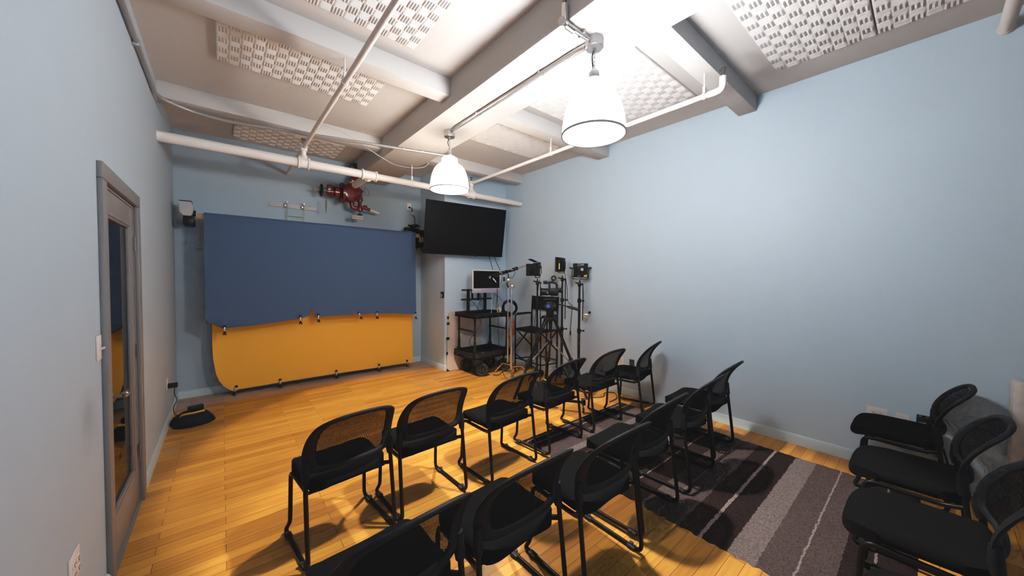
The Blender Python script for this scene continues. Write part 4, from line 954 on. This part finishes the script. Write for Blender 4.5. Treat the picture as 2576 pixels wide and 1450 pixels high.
# ------------------------------------------------------------------ folding director's chair
dc = thing('folding_chair', 'tall black folding canvas chair against the blue wall, behind the tripod', 'folding chair', (3.76, 3.81, 0))
dw, dd_ = .60, .37
for y in (0, dw):
    MB().tube(fillet([(0, y, .0), (0, y, .945), (.02, y, .96), (dd_ - .02, y, .97), (dd_, y, .95), (dd_, y, .0)], .03), .0125, 10).build('side_frame', M['tube'], dc)
    MB().box((dd_ * .5, y, .975), (dd_ * .8, .042, .028), None, .010).build('armrest', M['matteblk'], dc)
    sl = MB(); sl.cyl((0, y, .73), (dd_, y, .40), .011, 8); sl.cyl((0, y, .40), (dd_, y, .73), .011, 8); sl.build('cross_brace', M['tube'], dc)
    MB().cyl((0, y, .22), (dd_, y, .20), .011, 8).build('lower_rail', M['tube'], dc)
    MB().cyl((dd_, y, .95), (dd_ + .02, y, 1.27), .0125, 10).build('back_post', M['tube'], dc)
sx_ = MB(); sx_.cyl((0, 0, .22), (0, dw, .24), .012, 8); sx_.cyl((0, 0, .12), (0, dw, .30), .010, 8); sx_.cyl((dd_, 0, .25), (dd_, dw, .25), .010, 8); sx_.build('foot_rail', M['tube'], dc)
se_ = MB(); pr = [(0, .735), (.15, .72), (.30, .712), (.45, .72), (dw, .735)]
for y, z in pr: se_.v += [(-.01, y, z), (dd_ + .0, y, z + .01)]
se_.f = [(2 * i, 2 * i + 2, 2 * i + 3, 2 * i + 1) for i in range(len(pr) - 1)]
so = se_.build('canvas_seat', M['matteblk'], dc, ang=60); so.modifiers.new('t', 'SOLIDIFY').thickness = .02
MB().box((dd_ + .012, dw / 2, 1.15), (.014, dw + .02, .23), Euler((0, .06, 0)), .005).build('canvas_back', M['matteblk'], dc)

# ------------------------------------------------------------------ light stands with LED panels
def stand(label, loc, htop, heading, thin=(.035, -.03)):
    t = thing('light_stand', label, 'light stand', loc, 0)
    MB().cyl((0, 0, .10), (0, 0, .80), .0195, 14).build('lower_column', M['black'], t)
    MB().cyl((0, 0, .78), (0, 0, 1.25), .0165, 14).build('middle_column', M['black'], t)
    MB().cyl((0, 0, 1.22), (0, 0, htop), .0135, 12).build('upper_column', M['black'], t)
    for z in (.80, 1.24):
        k = MB(); k.disc([(.026, -.03), (.028, -.02), (.028, .02), (.026, .03)], (0, 0, z), 14); k.cyl((0, 0, z), (.045, -.04, z), .009, 8); k.box((.05, -.045, z), (.02, .02, .03), None, .006); k.build('locking_collar', M['black'], t)
    for q in range(3):
        a = heading + 2 * PI * q / 3; d_ = Vector((math.cos(a), math.sin(a), 0))
        l = MB(); l.cyl(d_ * .015 + Vector((0, 0, .20)), d_ * .13 + Vector((0, 0, .015)), .010, 8); l.cyl(Vector((0, 0, .105)), d_ * .075 + Vector((0, 0, .105)), .007, 6); l.build('leg', M['black'], t)
    lb_ = MB(); lb_.box((-.010, -.0135, .72), (.014, .003, .08), Euler((0, 0, -.65))); lb_.build('label_strip', M['ltape'], t)
    MB().box((-.011, -.0145, .62), (.014, .003, .05), Euler((0, 0, -.65))).build('red_sticker', M['redlab'], t)
    u = MB(); u.disc([(.02, -.03), (.025, -.02), (.025, .02), (.018, .03)], (0, 0, htop - .02), 14); u.box((.03, -.02, htop - .02), (.05, .02, .03), Euler((0, 0, -.6)), .006); u.box((-.035, .02, htop), (.05, .02, .02), Euler((0, .3, -.6)), .006); u.cyl((0, 0, htop), (0, 0, htop + .04), .010, 10); u.build('top_clamp', M['black'], t)
    MB().cyl((thin[0], thin[1], .95), (thin[0], thin[1], htop - .02), .0075, 8).build('extension_rod', M['black'], t)
    return t
def led(label, loc, yaw, kind):
    """panel built with its back to -Y"""
    t = thing('led_panel', label, 'video light', loc, yaw)
    w_, h_, dp = .215, .205, .045
    body = MB().box((0, 0, 0), (w_, dp, h_), None, .010).build('panel_body', M['matteblk'], t)
    MB().box((0, dp / 2 + .001, 0), (w_ - .03, .002, h_ - .03)).build('led_face', M['grey'], t)
    yk = MB(); yk.tube(fillet([(-w_ / 2 - .012, 0, .03), (-w_ / 2 - .012, 0, -h_ / 2 - .02), (w_ / 2 + .012, 0, -h_ / 2 - .02), (w_ / 2 + .012, 0, .03)], .02), .007, 8); yk.build('yoke', M['black'], t)
    MB().box((0, -.008, -h_ / 2 - .014), (w_ - .05, .008, .006), None, .002).build('yoke_glint', M['ltape'], t)  # pale strip painted in for the light reflected off the yoke
    kk = MB()
    for s_ in (-1, 1): kk.cyl((s_ * (w_ / 2), 0, .03), (s_ * (w_ / 2 + .045), 0, .03), .009, 8); kk.box((s_ * (w_ / 2 + .04), 0, .036), (.03, .012, .02), None, .004)
    kk.build('tilt_knob', M['black'], t)
    MB().box((-w_ / 2 - .002, -.008, -.03), (.004, .022, .085)).build('yellow_strip', M['ledyel'], t)
    MB().box((w_ / 2 + .002, -.008, -.03), (.004, .022, .085)).build('yellow_strip', M['ledyel'], t)
    MB().box((0, -dp / 2 - .012, -.01), (.13, .024, .12), None, .006).build('rear_housing', M['matteblk'], t)
    if kind == 'back':
        text('GVM', .045, M['logo'], t, (0, -dp / 2 - .0006, .078), (R(90), 0, 0), 'logo')
        MB().box((.015, -dp / 2 - .0246, .012), (.038, .001, .038)).build('display', M['grey'], t)
        MB().box((.068, -dp / 2 - .0246 + .022, -.078), (.045, .003, .030)).build('yellow_label', M['ledyel'], t)
        pm = MB()
        for q in range(2): pm.box((-.02 + .0 * q, -dp / 2 - .002, -.075 - .012 * q), (.045, .001, .003))
        pm.build('printed_mark', M['grey'], t)
    if kind == 'edge':
        MB().box((0, dp / 2 + .018, 0), (w_ + .012, .030, h_ + .012), None, .004).build('barn_door', M['matteblk'], t)
    if kind == 'doors':
        for nm, c_, s_, e_ in (('barn_door', (-w_ / 2 - .045, .075, -.005), (.004, .115, h_ - .02), (0, 0, R(38))), ('barn_door', (w_ / 2 + .012, .085, -.005), (.004, .12, h_ - .02), (0, 0, R(-8))), ('barn_door', (0, .075, h_ / 2 + .028), (w_ - .03, .115, .004), (R(22), 0, 0))):
            MB().box(c_, s_, Euler(e_)).build(nm, M['matteblk'], t)
    return t
stand('black light stand left of the tripod, under the panel with open flaps', (3.65, 3.775, 0), 1.52, .4)
led('black video light with its flaps open, left of the three', (3.64, 3.765, 1.70), R(62), 'doors')
stand('black light stand behind the tripod, under the edge-on panel', (3.96, 3.555, 0), 1.57, .9)
led('black video light seen edge-on, middle of the three', (3.93, 3.55, 1.775), R(20), 'edge')
stand('black light stand nearest the chairs, against the blue wall', (4.02, 3.275, 0), 1.50, .2, (.04, -.035))
led('black video light with its back showing white letters, right of the three', (4.02, 3.26, 1.685), R(-40), 'back')
ga = thing('grip_arm', 'grip arm with a chrome clamp hanging from the nearest light stand', 'grip arm', (4.07, 3.20, 0))
MB().cyl((0, 0, 1.06), (-.01, .03, 1.49), .0075, 10).build('arm_rod', M['steel'], ga)
griphead((.0, -.01, 1.035)).build('grip_head', M['chrome'], ga); MB().box((.045, -.04, 1.07), (.03, .03, .035), Euler((0, .5, 0)), .008).build('tee_handle', M['black'], ga)
for p, lb in (([(3.96, 3.52, 1.68), (3.99, 3.49, 1.45), (4.02, 3.49, 1.22), (4.05, 3.44, 1.16), (4.03, 3.42, 1.06), (4.02, 3.43, .9), (4.01, 3.43, .78)], 'black power cable with a plug hanging from the middle light stand'),
              ([(3.66, 3.73, 1.55), (3.62, 3.72, 1.45), (3.60, 3.73, 1.2), (3.57, 3.74, .9), (3.58, 3.72, .4), (3.60, 3.70, .05)], 'thin black cable running down beside the left light stand'),
              ([(3.98, 3.22, 1.60), (3.97, 3.22, 1.35), (3.975, 3.22, 1.0), (3.97, 3.23, .5), (3.97, 3.22, .05)], 'thin black cable running down the nearest light stand')):
    m = MB().tube(smooth(p), .0045, 8)
    if 'plug' in lb: m.tube([p[-1], (p[-1][0], p[-1][1], p[-1][2] - .06)], [.010, .013], 8)
    tag(m.build('light_cable', M['black']), lb, 'cable')

# ------------------------------------------------------------------ tripod and camcorder
tp_ = thing('camera_tripod', 'black video tripod with a mid-level spreader behind the front row', 'tripod', (3.35, 3.22, 0))
MB().disc([(.05, 1.00), (.085, 1.02), (.085, 1.05), (.05, 1.07)], (0, 0, 0), 24).build('bowl', M['black'], tp_)
MB().cyl((0, 0, .86), (0, 0, 1.0), .016, 12).build('bowl_handle', M['black'], tp_)
CR = Vector((.767, -.641, 0)); CF = Vector((.641, .767, 0))
hd_ = MB(); hd_.disc([(.045, 1.07), (.052, 1.08), (.052, 1.12), (.04, 1.13)], (0, 0, 0), 20); hd_.box((0, 0, 1.19), (.11, .09, .14), Euler((0, 0, -.7)), .02); hd_.cyl(CR * -.075 + Vector((0, 0, 1.19)), CR * .075 + Vector((0, 0, 1.19)), .045, 18); hd_.box((0, 0, 1.285), (.17, .07, .03), Euler((0, 0, -.7)), .006); hd_.build('fluid_head', M['black'], tp_)
MB().disc([(.026, 0), (.026, .004)], -CF * .05 + CR * -.03 + Vector((0, 0, 1.20)), 18, -CF).build('blue_badge', M['bluedot'], tp_)
ph_ = MB(); s0 = CR * .07 + Vector((0, 0, 1.235)); ph_.cyl(s0, s0 + CR * .17 - CF * .02 + Vector((0, 0, -.045)), .008, 10); ph_.tube([s0 + CR * .15 - CF * .018 + Vector((0, 0, -.038)), s0 + CR * .18 - CF * .02 + Vector((0, 0, -.047)), s0 + CR * .31 - CF * .04 + Vector((0, 0, -.085))], [.012, .018, .019], 12); ph_.build('pan_handle', M['black'], tp_)
hub = Vector((0, 0, .72)); MB().disc([(.03, -.03), (.035, -.01), (.035, .015), (.022, .03)], hub, 18).build('spreader_hub', M['black'], tp_)
MB().disc([(.021, 0), (.021, .006)], hub + Vector((0, 0, .031)), 16).build('hub_cap', M['bluedot'], tp_)
for q, (d_, rr) in enumerate(((-CR * .94 - CF * .34, .50), (CR * .94 - CF * .34, .50), (CF, .46))):
    d_ = d_.normalized(); sd = Vector((-d_.y, d_.x, 0)); top = d_ * .06 + Vector((0, 0, 1.02)); ft = d_ * rr; mid = top.lerp(ft, .56)
    l = MB()
    for s_ in (-1, 1): l.cyl(top + sd * (.032 * s_), top.lerp(ft, .60) + sd * (.024 * s_), .0115, 10)
    lg_ = l.build('leg', M['tube'], tp_)
    low = MB(); low.cyl(top.lerp(ft, .50), ft + Vector((0, 0, .012)), .018, 10)
    for s_ in (-1, 1): low.cyl(top.lerp(ft, .50) + sd * (.016 * s_), top.lerp(ft, .95) + sd * (.016 * s_), .008, 8)
    low.build('lower_section', M['matteblk'], lg_)
    rot_ = (ft - top).to_track_quat('-Z', 'Y').to_matrix()
    ck = MB(); ck.box(mid, (.075, .05, .13), rot_, .010); ck.box(top.lerp(ft, .50), (.06, .045, .03), rot_, .006); ck.build('leg_clamp', M['black'], lg_)
    MB().sphere(ft + Vector((0, 0, .014)), .022, 8, (1, 1, .6)).build('foot', M['rubber'], lg_)
    MB().cyl(hub + d_ * .025, top.lerp(ft, .56) - d_ * .02, .0085, 10).build('spreader_arm', M['dsteel'], tp_)
cmr = thing('camcorder', 'black professional camcorder with top handle on the tripod', 'camcorder', (3.35, 3.22, 1.30), math.atan2(-.641, .767))
MB().box((.045, 0, .085), (.12, .10, .10), None, .018).build('camera_body', M['black'], cmr)
ln = MB(); ln.cyl((-.02, 0, .085), (-.10, 0, .085), .046, 24); ln.cyl((-.10, 0, .085), (-.125, 0, .085), .053, 24); ln.disc([(.047, -.012), (.049, 0), (.047, .012)], (-.05, 0, .085), 24, (1, 0, 0)); ln.build('lens', M['black'], cmr)
MB().box((-.125, 0, .085), (.012, .115, .085), None, .01).build('lens_hood', M['matteblk'], cmr)
MB().box((-.04, -.048, .075), (.022, .004, .010)).build('white_label', M['logo'], cmr)
hn = MB(); hn.tube(fillet([(.09, 0, .12), (.085, 0, .20), (.02, 0, .215), (-.07, 0, .20)], .03), .014, 10); hn.cyl((-.01, 0, .12), (-.01, 0, .21), .013, 10); hn.build('top_handle', M['black'], cmr)
MB().box((-.065, 0, .212), (.055, .04, .045), None, .008).build('audio_unit', M['black'], cmr)
rgm = MB(); rgm.tube([(.045 + .0 * math.cos(a) + .026 * math.cos(a), 0, .268 + .026 * math.sin(a)) for a in [2 * PI * i / 20 for i in range(20)]], .010, 8, closed=True); rgm.cyl((.035, 0, .21), (.03, 0, .25), .01, 8); rgm.build('microphone_holder', M['black'], cmr)
MB().tube([(.10, 0, .10), (.135, 0, .11), (.16, 0, .09)], [.035, .032, .024], 14).build('viewfinder', M['black'], cmr)
MB().box((0.0, 0, .012), (.12, .06, .024), None, .006).build('mount_plate', M['matteblk'], cmr)

# ------------------------------------------------------------------ things on the floor behind the front row
sandbag('sandbag', 'black sandbag with yellow handles standing at the tripod foot', (3.42, 3.47, 0), R(60), .36, .30, .16)
pc = MB(); pc.sphere((0, 0, .045), .12, 10, (1.0, .8, .40)); pc.sphere((.08, .03, .05), .07, 8, (1, 1, .5)); po = pc.build('black_pouch', M['navy'], None, (3.86, 3.98, 0)); tag(po, 'crumpled black pouch on the floor between chrome stand and tripod', 'pouch')
rs = thing('rolling_stand', 'black rolling stand base with a brass-coloured caster behind the front row', 'rolling stand', (2.93, 2.93, 0))
MB().tube([(0, 0, .12), (0, 0, .26), (0, 0, .34)], [.022, .024, .040], 14).build('stand_post', M['black'], rs)
for q, (dx, dy) in enumerate(((.27, -.40), (-.42, .06), (.30, .36))):
    e_ = Vector((dx, dy, .13)); lg_ = MB().cyl((0, 0, .13), e_, .017, 12).build('leg', M['tube'], rs)
    MB().cyl(e_ - Vector((0, 0, .03)), e_ + Vector((0, 0, .03)), .026, 14).build('leg_cap', M['black'], lg_)
    MB().tube([e_ + Vector((-.015, 0, -.02)), e_ + Vector((-.012, .01, -.07)), e_ + Vector((.0, .01, -.09))], [.02, .016, .012], 10).build('caster_housing', M['bolt'], lg_)
    w_ = MB(); w_.disc([(.030, -.010), (.036, -.006), (.036, .006), (.030, .010)], e_ + Vector((.0, .0, -.094)), 20, (.7, -.7, 0)); w_.build('caster_wheel', M['rubber'], lg_)
# radiator
rd = thing('radiator', 'white column radiator at the right edge of the blue wall', 'radiator', (4.08, -.372, 0))
for k in range(7):
    y = -.075 * k
    s_ = MB(); s_.box((0, y - .03, .50), (.13, .058, .80), None, .022); s_.build('radiator_section', M['rad'], rd)
for y in (-.03, -.48): MB().box((0, y, .06), (.10, .04, .12), None, .01).build('radiator_foot', M['rad'], rd)
# coiled cable under the back row
tag(MB().tube(smooth([(4.14, -.10, .30), (4.12, -.13, .12), (4.08, -.05, .02), (4.02, .05, .012), (3.96, -.02, .012), (4.02, -.12, .012), (4.10, -.05, .016), (4.04, .08, .016)]), .006, 6).build('floor_cord', M['black']), 'black cord coiled on the floor by the wall behind the back row', 'cord')
tag(MB().tube(smooth([(3.55, 2.86, .006), (3.72, 2.78, .006), (3.85, 2.72, .006), (4.0, 2.80, .006), (4.10, 2.72, .006), (3.95, 2.58, .006), (3.75, 2.55, .006)]), .005, 6).build('floor_cord', M['black']), 'black cord on the bare floor by the wall behind the front row', 'cord')

# ------------------------------------------------------------------ world and view
wd = bpy.data.worlds.new('World'); bpy.context.scene.world = wd; wd.use_nodes = True
wd.node_tree.nodes['Background'].inputs[0].default_value = (.3, .4, .5, 1); wd.node_tree.nodes['Background'].inputs[1].default_value = .05
sc = bpy.context.scene
sc.view_settings.view_transform = 'Standard'; sc.view_settings.look = 'None'; sc.view_settings.exposure = .52
sc.view_settings.use_curve_mapping = True            # soft highlight shoulder of a camera
cmv = sc.view_settings.curve_mapping
cmv.white_level = (3.0, 3.0, 3.0); cv = cmv.curves[3]
cv.points[0].location = (0, .0035); cv.points[1].location = (1, 1)
for p in ((.012, .0365), (.05, .149), (.10, .295), (.1667, .455), (.25, .612), (.35, .745), (.50, .868), (.70, .948)): cv.points.new(*p)
cmv.update()
sc.cycles.use_denoising = True
sc.cycles.max_bounces = 6; sc.cycles.diffuse_bounces = 4; sc.cycles.glossy_bounces = 3; sc.cycles.transmission_bounces = 2; sc.cycles.transparent_max_bounces = 10
sc.cycles.use_adaptive_sampling = True; sc.cycles.adaptive_threshold = .055; sc.cycles.adaptive_min_samples = 12
sc.cycles.caustics_reflective = False; sc.cycles.caustics_refractive = False
sc.cycles.sample_clamp_indirect = 4
